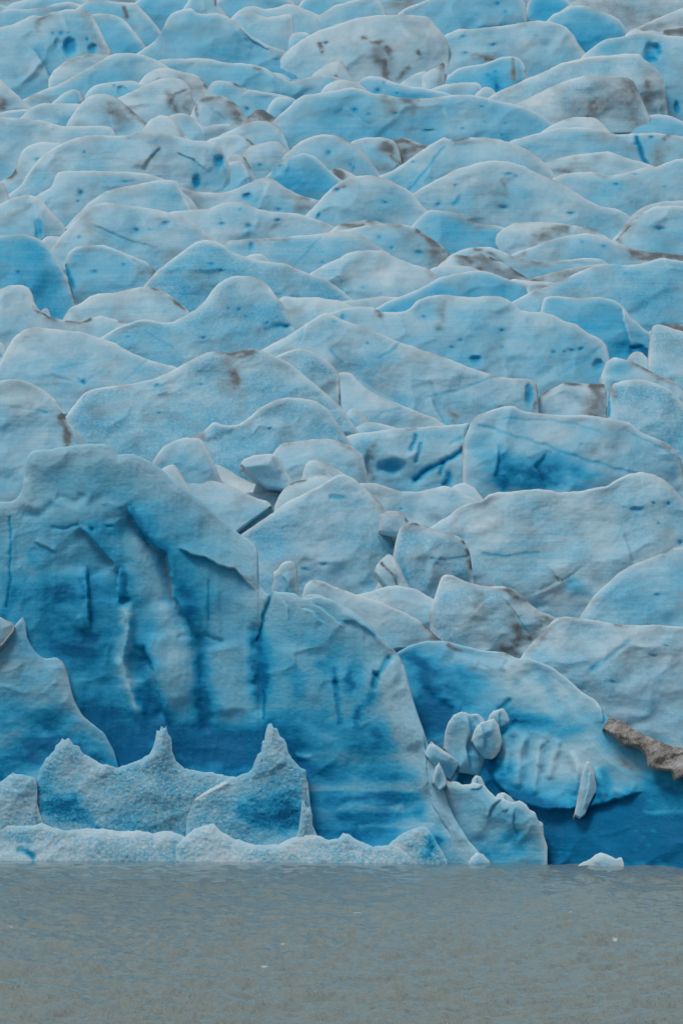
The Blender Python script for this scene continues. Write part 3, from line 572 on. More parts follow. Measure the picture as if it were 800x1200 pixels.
S('low beige fold at the foot of the beige-tinted dome', '376,364 400,353 425,350 450,347 469,349 484,358', 372, 'd 410,356 450,352;8;.14', b=.12)
S('long broad blue-faced serac with a row of round blue holes', '376,370 400,362 412,360 425,359 437,360 446,366 460,366 474,365 482,360 488,352 500,348 520,345 537,347 555,349 565,347 585,347 595,351 602,357 611,364 622,366 637,366 648,369 660,376 675,380 688,390 702,396 710,404 713,416 717,442', 458,
  'h 557,421;8;5;.74|h 588,388;4;2.4;.66|h 539,399;4;2.2;.6|h 513,387;4;2.2;.52|h 497,371;4;2;.42|h 648,413;5;3;.5|h 670,411;4.5;2.2;.6|h 680,409;4;3;.55|h 589,407;3;2;.42|h 530,407;3;1.6;.42|h 700,428;8;7;.58|h 660,413;2;1.5;.5|d 514,356 515,374 514,388;4;.42|d 442,364 446,370;3.5;.6|d 441,372;4;.35|g 705,406 690,418 660,424;2;.8;.08|g 655,440 668,430 690,420;1.6;.5;.1|b 570,385;46;.07|b 616,400;14;.06|r 480,362 490,352;4;1|h 403,372;4;6;.5|d 640,440;22;.08', b=.27, k=.8)
S('rounded blue block with a bright facet stepping down to a deep blue crevice', '633,364 636,351 640,347 652,347 670,349 688,349 702,348 715,350 725,355 733,363 738,372 746,378 753,385 762,391 770,402', 428,
  's 728,358 730,376 737,394 739,410;9;-3;-.25|c 740,408 748,408 755,413 759,420;4;6;.5|b 690,392;36;.12|b 748,400;12;-.2|b 728,406 740,412;7;.25|b 720,366;14;-.08', b=.46, k=.8)
S('little bright ice lump lodged in the deep blue crevice', '731,426 737,416 743,412 751,412 757,418 763,430', 442, b=.22)
S('black dirt-covered ridge end showing behind the sheer-sided corner block', '758,390 772,381 785,379 800,380 860,382', 398, 'd 775,383 802,388;9;.9', b=.2)
S('sheer-sided block at the frame edge beside the deep blue crevice', '758,442 760,415 761,395 763,382 770,380 780,382 790,386 802,389 860,397', 452, 'd 762,386 761,392;2;.4|b 785,420;14;.08', b=.21, sp=.3)
S('slanting pale wedge with a rust-brown upper edge', '704,440 710,424 718,419 728,420 741,424 756,432 771,440 786,446 798,457 824,472', 466, 'd 742,426 756,433 770,440 786,447;4;.45|d 758,434 768,440;3;.4|b 720,432 735,430;7;.16', b=.23)
S('smooth round-shouldered block beside the thin upright blue crack', '711,505 712,470 714,456 719,449 730,446 745,444 760,446 773,451 786,457 795,467 804,477 832,494', 540, 'd 716,453 718,462;4;.3|b 770,478;10;.12|c 711.5,452 712.5,470 713,488;1.8;5;.6|r 722,450 760,447;4;1', b=.23, k=.8, sp=.4)
S('blunt block capped with black grime and a grey stain down its front', '618,488 626,474 635,461 647,455 662,448 682,449 700,450 708,450 710,456 710,492', 498, 'd 662,449 682,450 706,452;2.6;.85|d 696,456 697,472 695,486;8;.5|d 636,460 646,458;5;.6|d 690,452;10;.35|g 674,462 682,474;3;1;.12|d 705,452 708,484;2.5;.3', b=.17, k=.8)
S('left blue ice wall rising at the frame edge beside a dark cleft', '-80,285 -20,278 0,276 12,275 25,274 38,277 49,281 59,290 68,303 76,316 82,331 87,346 90,358 95,372', 382, 'd 76,317 84,338 88,356;1.8;.6|b 20,310;34;.12|r 45,282 62,300 78,326 87,350;4;2.5|h 22,320;3;2;.4|b 60,340;12;-.06', b=.48, k=.7)
S('faceted blue block with a worn brown corner beside the dark cleft', '73,334 75,310 80,296 90,289 105,287 122,287 136,292 150,298 170,306 180,315 190,325 200,335 209,350', 366, 'h 111,319;5;3;.6|h 145,310;3;1.8;.55|d 177,310 182,322;5;.42|d 163,314 166,318;3;.4|b 92,310;9;.18|b 100,340;22;.12|s 182,326 168,312 152,304;9;-3;-.1|b 80,322 86,340;4;.2|c 78,312 82,326 85,336;2.5;4;.35|d 186,332 200,346;4;.5', b=.36, k=.7)
S('tan-grey bulge lying in front of the faceted blue block', '70,382 78,366 85,359 95,356 105,347 115,344 135,343 150,339 165,336 180,337 191,341 202,348 211,356 220,363 228,376', 388, 'd 178,337 190,342 202,350 216,362;2;.55|d 150,350;30;.20|g 120,362 150,361 172,360;1.8;.5;.05|d 85,362 92,372;5;.2', b=.17)
S('tiny bright triangle of ice above the dirt-lined crest', '34,372 42,361 50,356 55,354 58,362 61,378', 382, b=.14)
S('grey hump with a dark dirt line along its dipping crest', '-80,350 -20,343 0,339 12,334 27,334 35,338 39,346 41,356 48,365 60,372 76,375 95,377 107,372 120,370 133,374 150,378 167,388', 414, 'd 39,360 48,367 60,373 76,376 96,378 106,374;2;.85|d 70,384 100,382;10;.25|d 140,376 150,379;2;.4|b 10,370;24;.05', b=.19, k=.8)
S('smooth speckled ridge with two rounded summits behind the tall blue dome', '184,318 200,305 215,294 230,283 240,281 252,282 262,287 272,296 285,300 300,304 316,307 335,309 348,315 361,321 380,326 390,333 402,342 414,352', 370, 'h 248,310;5;2.5;.42|h 259,318;2.5;2;.42|b 225,335;24;.14|b 320,335;30;.10|k 330,335;40;.3|r 240,282 266,290;4;1', b=.31, k=.8, sp=.3)
S('tall rounded blue dome with three little pits on its face', '110,404 121,394 135,385 150,379 165,374 180,375 190,378 202,378 216,371 230,362 241,352 248,341 256,332 266,326 278,323 292,323 305,327 315,335 323,346 331,356 337,368 346,388', 428,
  'h 280,362;3.6;2.6;.6|h 267,361;3;2;.42|h 288,370;4;1.8;.45|h 338,382;7;3.2;.66|c 312,386 328,381 336,382;2.2;1.6;.22|g 172,388 188,398 202,408;1.6;.6;.1|b 280,390;36;.06|k 290,395;40;.35|h 238,397;2.5;1.8;.38|h 150,396;4;1.5;.4|h 312,378;3;1.8;.42|r 318,338 330,356;5;2|d 325,352 336,366;3;.2', b=.26, k=.75, sp=.25)
S('pale beige shelf with a little blue-white triangle at its head', '322,354 332,347 346,349 370,348 386,351 402,353 417,362', 394, 'b 340,356;6;.22|d 365,356;18;.14|b 342,372 352,364;5;-.1|d 335,370;4;.25|b 338,352;4;-.1', b=.13)
S('scrap of pale ice at the frame edge above the cracked smooth mound', '-80,398 -20,397 0,400 6,405 9,415 13,428', 436, 'h 2,417;3;3;.6', b=.12)
S('smooth mound with a star-shaped crack in its face', '-4,434 4,418 10,406 16,396 27,387 38,383 50,384 75,387 92,388 105,392 118,396 133,401 150,411 170,420 186,425 207,430', 474,
  'b 14,425;18;.22|g 50,440 66,441 84,445 100,449;1.2;.5;.14|g 100,449 92,443;1.4;.6;.2|g 100,449 108,442 130,428;1.1;.5;.10|g 148,444 160,434 172,422;1.3;.5;.12|g 60,434 100,424 130,418;1.1;.4;.08|d 90,463 104,459;3;.4|d 180,430;6;.2|h 64,440;2.5;1;.4|h 100,447;4;3;.40', b=.18, k=.8)
S('big rounded wall stained grey below its brown crest', '80,484 92,468 100,460 108,456 135,452 160,449 180,444 200,436 216,426 232,418 243,413 254,411 266,414 280,412 293,408 306,410 322,417 342,427', 565,
  'd 250,412 300,412;4;.35|d 268,424 274,446;12;.38|d 275,440 278,450;4;.3|d 240,440;30;.14|h 184,452;5;4;.4|h 236,450;4;1.6;.4|h 187,484;3;1.6;.45|b 180,515;50;.14|k 180,505;60;.55|d 268,414 282,418 300,411;3;.4|b 225,500;26;.1|s 98,472 97,466 104,457;4;-2;0', b=.24, k=.7, sp=.3)
S('steep blue-grey wall joined to the grey-stained one, pale rimmed', '283,442 300,432 308,428 320,420 335,412 352,408 366,412 381,421 391,430 397,438 399,460 400,490 402,522', 548, 'b 325,432;18;.14|h 348,464;2;1.3;.5|b 356,458;8;.14|d 376,460 380,500;7;.2|b 345,445;30;.05|c 400,465 401,478 403,490;2.5;4;.5|r 398,438 399,470 400,500;5;2', b=.25, k=.65, d=501, sp=.3)
S('cracked white slope with a cave-like blue pocket at its blunt end', '294,418 308,409 325,400 342,391 355,382 366,375 375,369 382,366 391,370 402,375 420,381 445,391 470,402 482,405 492,410 508,414 526,421 548,430 570,437 584,442 602,443 620,444 628,448 630,460 631,488', 503,
  'g 469,402 460,410 444,419;1.6;1.2;.22|s 420,442 436,456 455,466 478,474;8;3;.12|g 500,466 530,459 556,449 580,442;1.5;.8;.16|s 504,466 512,480 520,497;8;3;.14|d 526,484 532,492;4;.4|h 620,462;6;15;.62|b 618,474;6;.2|d 626,466 626,478;2;.5|h 431,403;3.5;2;.5|s 350,404 356,394 357,380;9;3;.12|h 392,377;4;1.8;.5|b 362,386;6;.14|k 560,460;30;.45|k 470,440;30;.15|d 480,424;3;.25|g 388,410 400,424;2;1;.2|d 575,442 582,441;3;.4|g 505,450 512,466;3;1;.1|b 540,490;22;.10', b=.20, k=.7, sp=.15)
S('smooth pale bulge beneath the cracked white slope', '382,450 392,440 400,436 412,437 423,450 440,462 462,471 476,477 493,484 510,490 522,498 532,510', 514, 'b 410,472;12;.16|g 440,490 452,482 470,478;1.6;.7;.14|g 425,452 445,466 470,476;2;.6;.1|b 404,478;5;.2', b=.19, k=.8)
S('big smooth white dome at the frame edge with a black smear on its flank', '-90,455 -40,448 0,446 14,444 33,447 50,456 65,468 73,483 85,500 97,515 106,524', 600, 'd 72,488 75,500 80,522;4.2;.95|d 71,482 73,492;3;.6|s 92,524 80,498 68,474 58,462;9;3;0|k 10,560;40;.4|h 55,482;4;1.2;.36|r 0,470 40,476;10;1|g -20,474 20,478 60,484;2;.8;.05|b 20,560;40;.08', b=.22, k=.7)
# --- fifth rank: broken ice above the cliffs
S('small upright chip of pale ice beside a deep blue crack', '398,516 402,500 405,485 411,478 420,480 428,486 435,500', 518, 'd 420,480;3;.15|b 403,490 401,510;4;.45|c 403,478 402,494 402,506;2.2;4;.4', b=.18)
S('low block in front of the small upright chip', '402,520 411,508 418,500 430,494 445,496 463,501 477,510', 522, 'b 412,504;6;.2', b=.24)
S('fractured block split by a long slanting deep blue crevice', '394,528 402,512 416,508 437,506 462,502 485,501 515,499 540,497 550,495 555,500 559,514 563,534', 580,
  'c 551,500 548,520 540,530 522,540 505,548 494,555 486,562;3.2;6;.60|h 458,548;17;10;.62|b 458,552;16;.2|c 487,510 485,520 481,527;2.2;3;.4|c 494,520 490,532 487,540;2.4;3;.36|h 432,545;6;18;.40|d 436,525 430,560;5;.35|c 519,544 517,550 515,556;2.4;4;.4|c 525,556 526,560 521,568;4;5;.55|g 540,513 528,520;1.6;.8;.2|d 478,502 486,501;3;.45|k 500,530;40;.3|d 440,515 440,530;5;.2|b 475,560;14;.12', b=.22, k=.6)
S('beige-crested block with a chipped brown corner', '312,544 320,531 329,520 350,517 372,514 390,515 402,520 411,522 419,529 425,532 428,546 434,570', 584, 'd 330,520 372,516 392,517 420,530;3;.38|d 425,532;2.5;.6|g 378,514 386,507 396,503;1.5;.6;.1|b 350,545;20;.06', b=.18, k=.7, d=477)
S('long whaleback serac with layered grooves over a hollowed blue flank', '543,516 551,495 558,487 575,481 588,477 601,475 613,482 637,485 662,487 685,486 705,489 720,492 738,495 744,501 751,507 771,515 786,522 795,533 799,545 801,560 806,580', 594,
  'g 560,498 600,510 640,522 655,530 680,536 715,548 745,555;1.8;1.6;.16|g 590,490 640,492 680,498 705,507;1.6;.9;.12|g 740,508 760,518 778,526 797,540;1.5;1;.1|d 772,518 786,526;4;.35|b 570,527 600,545 640,558;16;.2|b 600,560 680,562;18;.24|b 640,545 700,560;16;.16|u 566,545;24;9|b 566,545;22;-.28|k 562,545;28;.5|s 640,530 625,545 640,570;8;4;.1|r 615,535 640,526 655,532;3;2|b 585,560 590,575;5;.35|b 766,542;10;.16|h 681,520;1.5;1.2;.5|s 582,520 584,540 578,560;6;4;.25|d 723,530;14;.12|r 640,550 652,568;2.5;2|r 606,556 618,574;2.5;2', b=.22, k=.55)
S('rounded pale blue boulder of ice beside the leaning little cube', '182,536 192,523 203,517 216,513 231,513 238,516 244,527 251,542 258,560', 590, 'b 215,535;14;.06', b=.20, d=475, k=.5)
S('speckled blue wall rising in two steps behind the leaning little cube', '210,522 222,512 237,507 244,500 251,494 262,498 277,499 292,489 307,476 320,470 332,466 350,466 370,470 385,480 397,498', 584, 'd 220,510 240,508;4;.5|d 250,497;5;.3|k 300,520;50;.6|b 260,540;28;.12|b 330,515;20;.10|h 317,501;2.5;1.8;.42|d 340,480;20;.14|b 380,540;16;.08', b=.26, k=.6, sp=.3)
ice('ice_block', 'leaning little cube-like ice block with a sloping base', '281,545 284,539 295,534 310,532 322,532 328,538 335,552 344,566 348,574', 574, 's 330,562 322,546 316,534;6;-2;-.1|b 320,555;10;.12', b=.22, k=.4, bot='281,542 300,560 312,570 330,573 350,576', d=474, group=None, cat='ice block', r=5)
S('bright white swell of ice behind the notched cliff top', '203,566 215,555 227,546 242,542 257,545 267,550 281,559 298,567 312,571 332,577', 594, 'b 245,560;14;.06|d 290,578;8;.12', b=.09)
S('small white rounded nub beside the dark-crested lens', '352,568 355,554 358,544 363,540 371,539 381,542 393,549 403,555 414,564', 590, d=474, k=.6, b=.13)
S('lens of dirty ice with a black crest line', '332,574 342,565 356,562 375,556 388,555 395,559 402,570', 590, d=471, f='d 342,565 356,561 375,556 390,556;1.8;.9|d 365,566;16;.35', b=.13)
S('chain of pale ice crumbs under the notched cliff crest', '184,552 196,546 204,544 210,552 216,562', 590, b=.12, d=470)
S('tilted speckled slab ending in a sharp point', '194,580 208,564 230,563 250,563 275,571 290,580 305,585 316,588 318,592', 640, 'k 260,595;40;.5|r 290,580 316,589;3;1|b 285,600;14;.08', b=.17, k=.7, bot='190,650 262,650 277,622 295,608 310,598 316,593 320,592', d=470, T=4)
S('flat grey-blue plate sunk between two speckled slabs', '278,586 288,577 300,577 325,577 350,575 370,570 392,565', 632, 'd 288,578 320,578;3;.3|b 300,610;14;.14|c 281,622 300,608 318,598;2;2;.15', b=.20, k=.7, d=473)
S('large speckled triangular face with a sharp pale ridge line', '272,638 283,626 305,611 325,597 336,588 355,579 375,569 388,561 396,556 405,556 415,561 426,571 438,582 448,593 455,600 464,615 472,640 480,664', 704,
  'k 370,630;80;.75|c 388,581 395,582 402,583;2.2;1.8;.35|b 440,650;22;.12|h 379,661;5;2;.42|b 420,600;30;.04|h 357,667;6;2;.36|d 436,582 450,598;4;.3|k 340,665;40;.3|b 460,660;8;.15|d 448,640;14;.14|h 462,636;5;7;.42', b=.22, k=.6, sp=.2)
S('smooth saddle of beige ice with a blue far flank', '408,576 422,566 440,566 457,572 470,576 490,576 507,572 520,569 531,572 543,579 556,585 572,596', 620, 'd 430,572 460,585;12;.24|d 460,586;3;.3|b 500,592;22;.14|h 470,597;3;1.6;.4|r 514,570 530,582;5;2', b=.17, k=.6)
S('bulging white cap behind the blue-flanked saddle', '522,580 530,570 537,566 546,566 556,572 563,581 572,592', 596, b=.11)
S('huge gently curved snowy slope, speckled blue low down', '498,622 515,611 526,604 536,595 550,589 566,586 571,580 582,577 600,576 625,573 642,574 653,577 677,576 695,572 712,569 724,561 737,555 750,553 765,556 778,562 788,571 796,580 806,592 834,618', 740,
  'k 660,660;60;.85|k 700,690;60;.7|h 731,595;3.5;2;.66|h 746,597;8;4;.46|h 765,590;2.5;2.5;.45|h 783,590;2.5;2.5;.42|h 796,636;5;4;.48|h 771,614;3;2;.38|b 740,612;20;.10|b 668,684 680,690;9;.30|d 645,676 655,684;4;.3|d 650,700 690,706;12;.2|d 690,694;7;.25|d 640,585 650,590;14;.12|b 735,650;10;.12|s 740,662 735,640 728,625;9;-3;-.05|c 565,649 590,652 610,648 630,648;1.6;1.4;.24|s 618,700 640,690 655,682 640,660;16;3;.1|r 548,624 566,617 590,613;5;2|b 582,632;8;.12|d 596,690 640,695;10;.15|b 720,580;6;.12', b=.17, k=.6, sp=.15)
S('speckled blue hump rising at the frame edge in front of the huge snowy slope', '726,670 740,662 755,657 770,648 785,641 802,642 860,646', 752, 'd 745,660 770,649 785,643;3;.4|k 780,690;40;.85|b 790,690;26;.20|h 770,697;5;2;.6|b 770,715;14;.1', b=.25, k=.6)
S('small rusty cube of ice perched at the edge of the triangular face', '444,604 455,598 470,600 477,608 483,620', 645, 'd 456,600 474,604;5;.35|d 474,604 477,610;2;.8', b=.16, d=440.5, bot='444,622 460,626 483,628', k=.5)
S('leaning brown-flecked splinter of ice with a black side seam', '440,664 447,655 455,648 461,652 468,663 475,679 482,694', 696, 'd 447,660 456,670 462,676 466,686;1.6;.9|d 458,662;8;.35|r 460,652 474,684;3;2|d 470,668;6;.25', b=.14, d=429, bot='440,670 455,688 470,700 483,706', k=.5)
S('rounded grey block rimmed with soot-dark dirt and split across', '458,664 463,636 467,621 474,613 485,612 500,618 515,621 530,626 542,632 548,641 551,652 553,668 557,694', 708,
  'd 470,618 486,613;4;.5|d 500,618 530,627;3;.3|d 542,634 549,648 552,664;2.6;.9|d 553,655 556,664;4;.7|c 506,654 525,655 550,652;1.5;1.2;.2|b 470,655 478,678;5;.2|b 500,650;5;.12|d 538,640;8;.25|b 492,688;8;.18|b 512,640;24;.04|k 510,690;20;.4', b=.21, k=.5, d=430, sp=.3)
S('white-blue hump sloping down towards the cliff of deep blue ice', '402,706 416,697 432,694 442,691 453,687 467,686 485,690 496,695 507,702 517,711 528,721 537,737', 770, 's 450,702 442,694 436,690;6;2;.1|b 445,702;7;.14|r 508,702 518,714 526,724;3;2|b 510,722;8;.1', b=.18, k=.5, d=424)
S('dirty creased serac with dark vertical stains, above the dimpled cliff', '504,716 512,690 517,675 524,673 533,675 543,680 553,684 571,687 590,687 602,691 612,700 622,709 633,717 646,721 657,729', 780,
  'd 560,700 562,716;10;.3|d 600,724 608,745;9;.42|d 606,730 604,762;4;.3|d 520,675 545,682 575,689;3;.3|d 596,692 614,702;4;.5|d 576,690 600,694;4;.4|s 556,716 566,706 578,698;9;3;.05|s 620,742 600,712 586,696;14;4;.05|d 590,760 602,766;6;.5|b 530,730;20;.14|d 570,745 600,755;14;.2|d 628,722 650,728;5;.45|d 620,748 634,732 640,726;3;.7|r 582,694 596,712 612,722;4;2|b 545,750;20;.1', b=.16, k=.5, d=421, sp=.25)
S('wide snow-smooth slope dropping to the dimpled cliff edge', '602,784 615,762 626,750 638,736 650,725 660,722 680,725 700,727 720,731 740,733 770,732 802,735 860,738', 880,
  'g 737,752 722,763 708,773 694,784;3;2.0;.20|g 700,778 690,788;3;1;.08|k 740,810;60;.4|k 690,745;40;.2|h 765,768;6;2;.3|h 718,800;5;2;.34|b 720,805;30;.03|d 655,723 680,727;3;.2|d 720,731 740,734;3;.35|d 622,760 640,738;6;.2|r 640,740 625,758;4;1|d 715,845 735,853;4;.25|h 780,756;4;1.6;.3', b=.15, k=.5, d=413.5, bot='602,790 617,776 645,787 665,802 680,816 697,826 706,856 740,868 770,880 800,890 860,898', sp=.15, T=10)
ice('ice_slab', 'smooth whale-nosed slab with a torn brown tip overhanging the blue hollow', '350,718 354,698 357,686 366,679 380,682 400,691 425,699 446,705 460,712 475,718 490,727 500,735 510,745 521,753 526,757', 766,
  'd 366,680 400,692;3;.35|d 500,734 512,746 522,754;4;.85|d 505,745 516,752;7;.5|d 470,752 500,752;4;.35|d 440,720;30;.08|b 460,752;8;.2|r 502,735 518,750;3;1.5', b=.22, k=.45, d=414.5, group=None, cat='ice slab', bot='350,760 420,770 450,762 468,759 490,758 510,757 527,758', T=6, rough=.7)
# ------------------------------------------------------------------ the calving front
# tall cliff on the left
cliff = ice('ice_cliff', 'tall notched blue ice cliff with hanging ribs and blue-banded foot, rising straight from the lake', '-220,600 -120,592 -60,590 0,588 14,588 21,584 26,575 28,562 29,550 30.5,540 34,532 40,528 62,526 85,522 105,520 120,520 129,522 134,529 138,534 143,532 157,532 175,540 190,550 200,561 220,575 240,590 255,604 270,617 281,626 292,632 300,640 303,650 302,668 304,684 310,693 316,699 319,693 324,693 333,694 345,695 354,702 362,700 372,698 388,702 400,709 415,717 430,730 443,743 455,754 465,765 472,776 476,788 480,806 485,824 491,842 497,858 501,872 507,888 514,905 519,925 525,942 532,958 541,972 550,987 561,998 567,1012', 1007,
  # ribs and overhangs; blue beside the big rib paints in its shadow side
  's 148,588 152,602 165,624 180,640 195,650 199,672 205,700 216,722 228,746;30;-20;.32'
  '|b 154,596 162,612 172,630;5;.34|b 176,634 194,645;6;.3|r 146,592 162,626 192,652 200,690 214,724;5;-3'
  '|s 92,616 105,630 118,644 132,660 136,668;24;-10;.18|d 100,622 116,642 132,660;2;.25'
  '|b 142,668 145,690 147,704;6;.40|s 140,664 138,690 139,706;12;-9;.2'
  '|s 102,662 103,700 105,740;14;9;.22|b 100,672 100,700;5;.2'
  '|g 12,606 13,640 12,680 8,712;1.4;2;.30'
  '|h 145,704;7;4.5;.80|u 84,592;26;7|u 70,648;26;9|g 28,602 44,604 60,592;5;3;.08|b 85,582;10;.12|b 40,602;7;.12|r 64,580 90,590 100,578;5;-3|r 30,560 36,590 54,600;6;3'
  '|s 66,648 52,640 40,634;10;3;.1|b 40,650 46,668;9;.15|h 128,617;6;2;.44|h 108,620;3;3;.5'
  '|g 62,618 78,620 90,614;2;2;.15|d 226,654 234,655;3;.5|d 268,668 276,666;3;.5|d 280,672 298,684;3;.3'
  '|s 300,694 276,668 262,664 240,654 222,648 206,642;16;9;.24'
  '|b 250,720;46;.30|b 222,720 235,745;12;.22|b 214,690 220,730;9;.2|g 244,682 245,712 246,726;1.6;1.2;.14'
  '|b 70,735 110,740;28;.26|b 60,690 90,700;12;.2|b 20,680;14;.30|b 30,700 120,690;16;.12|b 4,720 14,690;8;.25'
  '|b 100,760 120,800;20;.20|b 60,740 80,760;16;.16|r 92,722 98,738;3;2|u 118,760;9;4|b 118,760;8;-.15|b 120,780 110,800;8;-.1'
  # deep blue lower wall
  '|b -40,870 40,872 120,880 200,872 300,880;34;.34|b 110,830 130,870;22;.30|b 160,760 172,800 182,850;12;.42|b 50,860 110,845;22;.25|b 100,890 300,880;22;.2'
  '|s 168,752 180,790 190,830 196,850;18;-12;.12|r 180,740 186,790 196,840;16;5|b 184,770 196,820;14;-.12'
  '|b 218,770 262,775 276,800 276,835;20;-.13|r 258,752 268,800 272,840;16;7|r 196,700 208,760 214,830;18;6|b 204,770 214,830;16;-.12'
  '|b 234,770 238,800 240,840;8;.40|g 234,750 238,800 240,850;8;5;.10|b 300,750 302,780 304,810;9;.46|g 300,740 302,780 306,830;8;7;.10|c 318,694 312,712 306,736 302,752;2.2;4;.40|c 309,810 310,828 309,842;1.6;2;.30'
  '|g 212,746 240,744 260,752;3;2;.06|d 228,742;2.5;.7|k 40,820;40;.5|k 250,790;50;.3|k 200,850;40;.3|r 148,704 149,726 147,750 142,778 150,802 160,830 168,846;7;9|b 149,712 148,745 143,778 152,806 162,834;6;-.26|s 150,724 148,750 141,778;7;-5;.15|b 162,640 182,690 204,740;15;-.16|b 330,760 380,830;34;-.08|b 462,790 478,860 496,930;14;-.12'
  '|s 400,727 416,729 428,736 440,747;9;-4;.22|b 404,728 424,736 438,746;4;.20|r 396,716 420,726 440,742 460,766;5;2.5|s 364,706 376,712 392,724 404,736;7;3;.2|s 352,712 366,716 380,730;7;3;.12'
  '|m 416,793;10;26;.22|u 432,792;12;18|b 433,794;10;-.20|b 408,790 412,808;4;.32|c 455,772 448,784 440,792 437,806;3.6;4;.40|b 436,815 424,824 416,848;6;.34|b 420,832;8;.22|c 438,788 444,796;2.5;3;.3'
  '|b 345,752 380,752;14;.12|b 380,780 400,760;9;.16|b 332,770 350,800 346,812;8;.22|b 392,784 392,800;3;.3|g 393,800 397,825 398,848;3;3;.22|b 380,844 396,852;10;.22'
  '|s 330,700 338,712 338,730;6;2;.1|b 316,760 312,790;9;.26'
  '|b 320,860 400,868 440,872;22;.24|b 330,900 440,906 484,908;10;.30|b 310,935 400,938 490,934;9;.36|b 400,958 490,955;8;.28|b 330,980 460,975;8;.28|b 345,868 350,890;12;.25'
  '|b 330,922 480,924;4;-.20|b 400,946 470,947;4;-.24|b 420,968 500,966;4;-.22|b 370,885 470,887;6;-.12|r 345,886 356,888 366,887;3;2|b 345,882 364,888;4;-.3'
  '|r 450,770 462,810 472,850 490,880;16;7|b 462,800 474,850;16;-.20|b 490,880;9;-.2|s 494,860 499,884 500,905 500,925;9;3;.2'
  '|s 500,922 508,946 520,966 530,980;12;-3;-.08|r 500,885 506,910 515,940 530,968 548,992;8;4|b 502,890 512,930 528,960 550,1000;9;-.34|b 512,985 504,1002;6;.42|b 530,995;12;-.2|b 437,860 450,875;7;.15'
  '|k 430,840;60;.25|r 356,940 368,948;3;1|b 318,715;4;.2|d 470,770 472,776;2;.7|d 448,752 466,768;3;.25',
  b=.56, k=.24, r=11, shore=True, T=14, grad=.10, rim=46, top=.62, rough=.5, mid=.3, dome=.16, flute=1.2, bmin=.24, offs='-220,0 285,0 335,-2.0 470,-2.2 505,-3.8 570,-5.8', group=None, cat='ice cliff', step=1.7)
ice('buttress', 'speckled lower buttress of paler ice', '-120,770 -60,770 0,757 12,740 20,730 27,722 31,732 32,747 40,762 50,771 58,772 65,770 75,776 80,790 83,804 86,817 91,828 97,838 108,848 122,858 134,880 142,910 146,960', 1007,
  'k 20,790;60;.7|b 60,800;16;.12|b 20,850 60,845;24;.30|b 10,800;16;-.10|b 75,800 90,840;8;-.12|s 50,771 42,764 34,750;5;2;.1|b 0,905 60,875 130,905;22;.45|b 80,930;40;.4|d 8,728 16,732;2;.2|u 72,775;7;3', b=.36, k=.26, r=8, d=-2.4, shore=True, T=4, parent=cliff, rough=.8, top=.45)
ice('ice_chip', None, '-60,730 -20,724 0,722 7,727 12,728 17,729 17,735 9,746 0,756', 760, 'b 4,742;6;.1|d 15,731;2;.3', b=.22, k=.4, r=4, d=413.2, bot='-60,775 0,758 9,747 17,736 19,735', T=2, parent=cliff, rough=.4)
ice('pinnacle', 'small rounded pinnacle on the shoulder', '318,690 321,678 320,671 326,667 330,660 337,657 343,658 347,662 349,672 349,686 352,696 358,706', 712, 'b 322,690;4;.2|s 340,700 336,684 330,672;8;3;.1', b=.22, k=.25, r=8, d=412.3, T=3, parent=cliff, rough=.6, step=1.2)
ice('ice_fin', 'thin overhanging ice fin', '354,700 358,697 364,696 373,697 388,703 401,710 416,720 432,735 446,752', 752, 'b 360,700;3;.2', b=.20, k=.5, r=5, d=408.6, bot='354,703 364,700 373,704 388,716 400,728 416,742 432,752 446,756', T=2.5, parent=cliff, rough=.4)
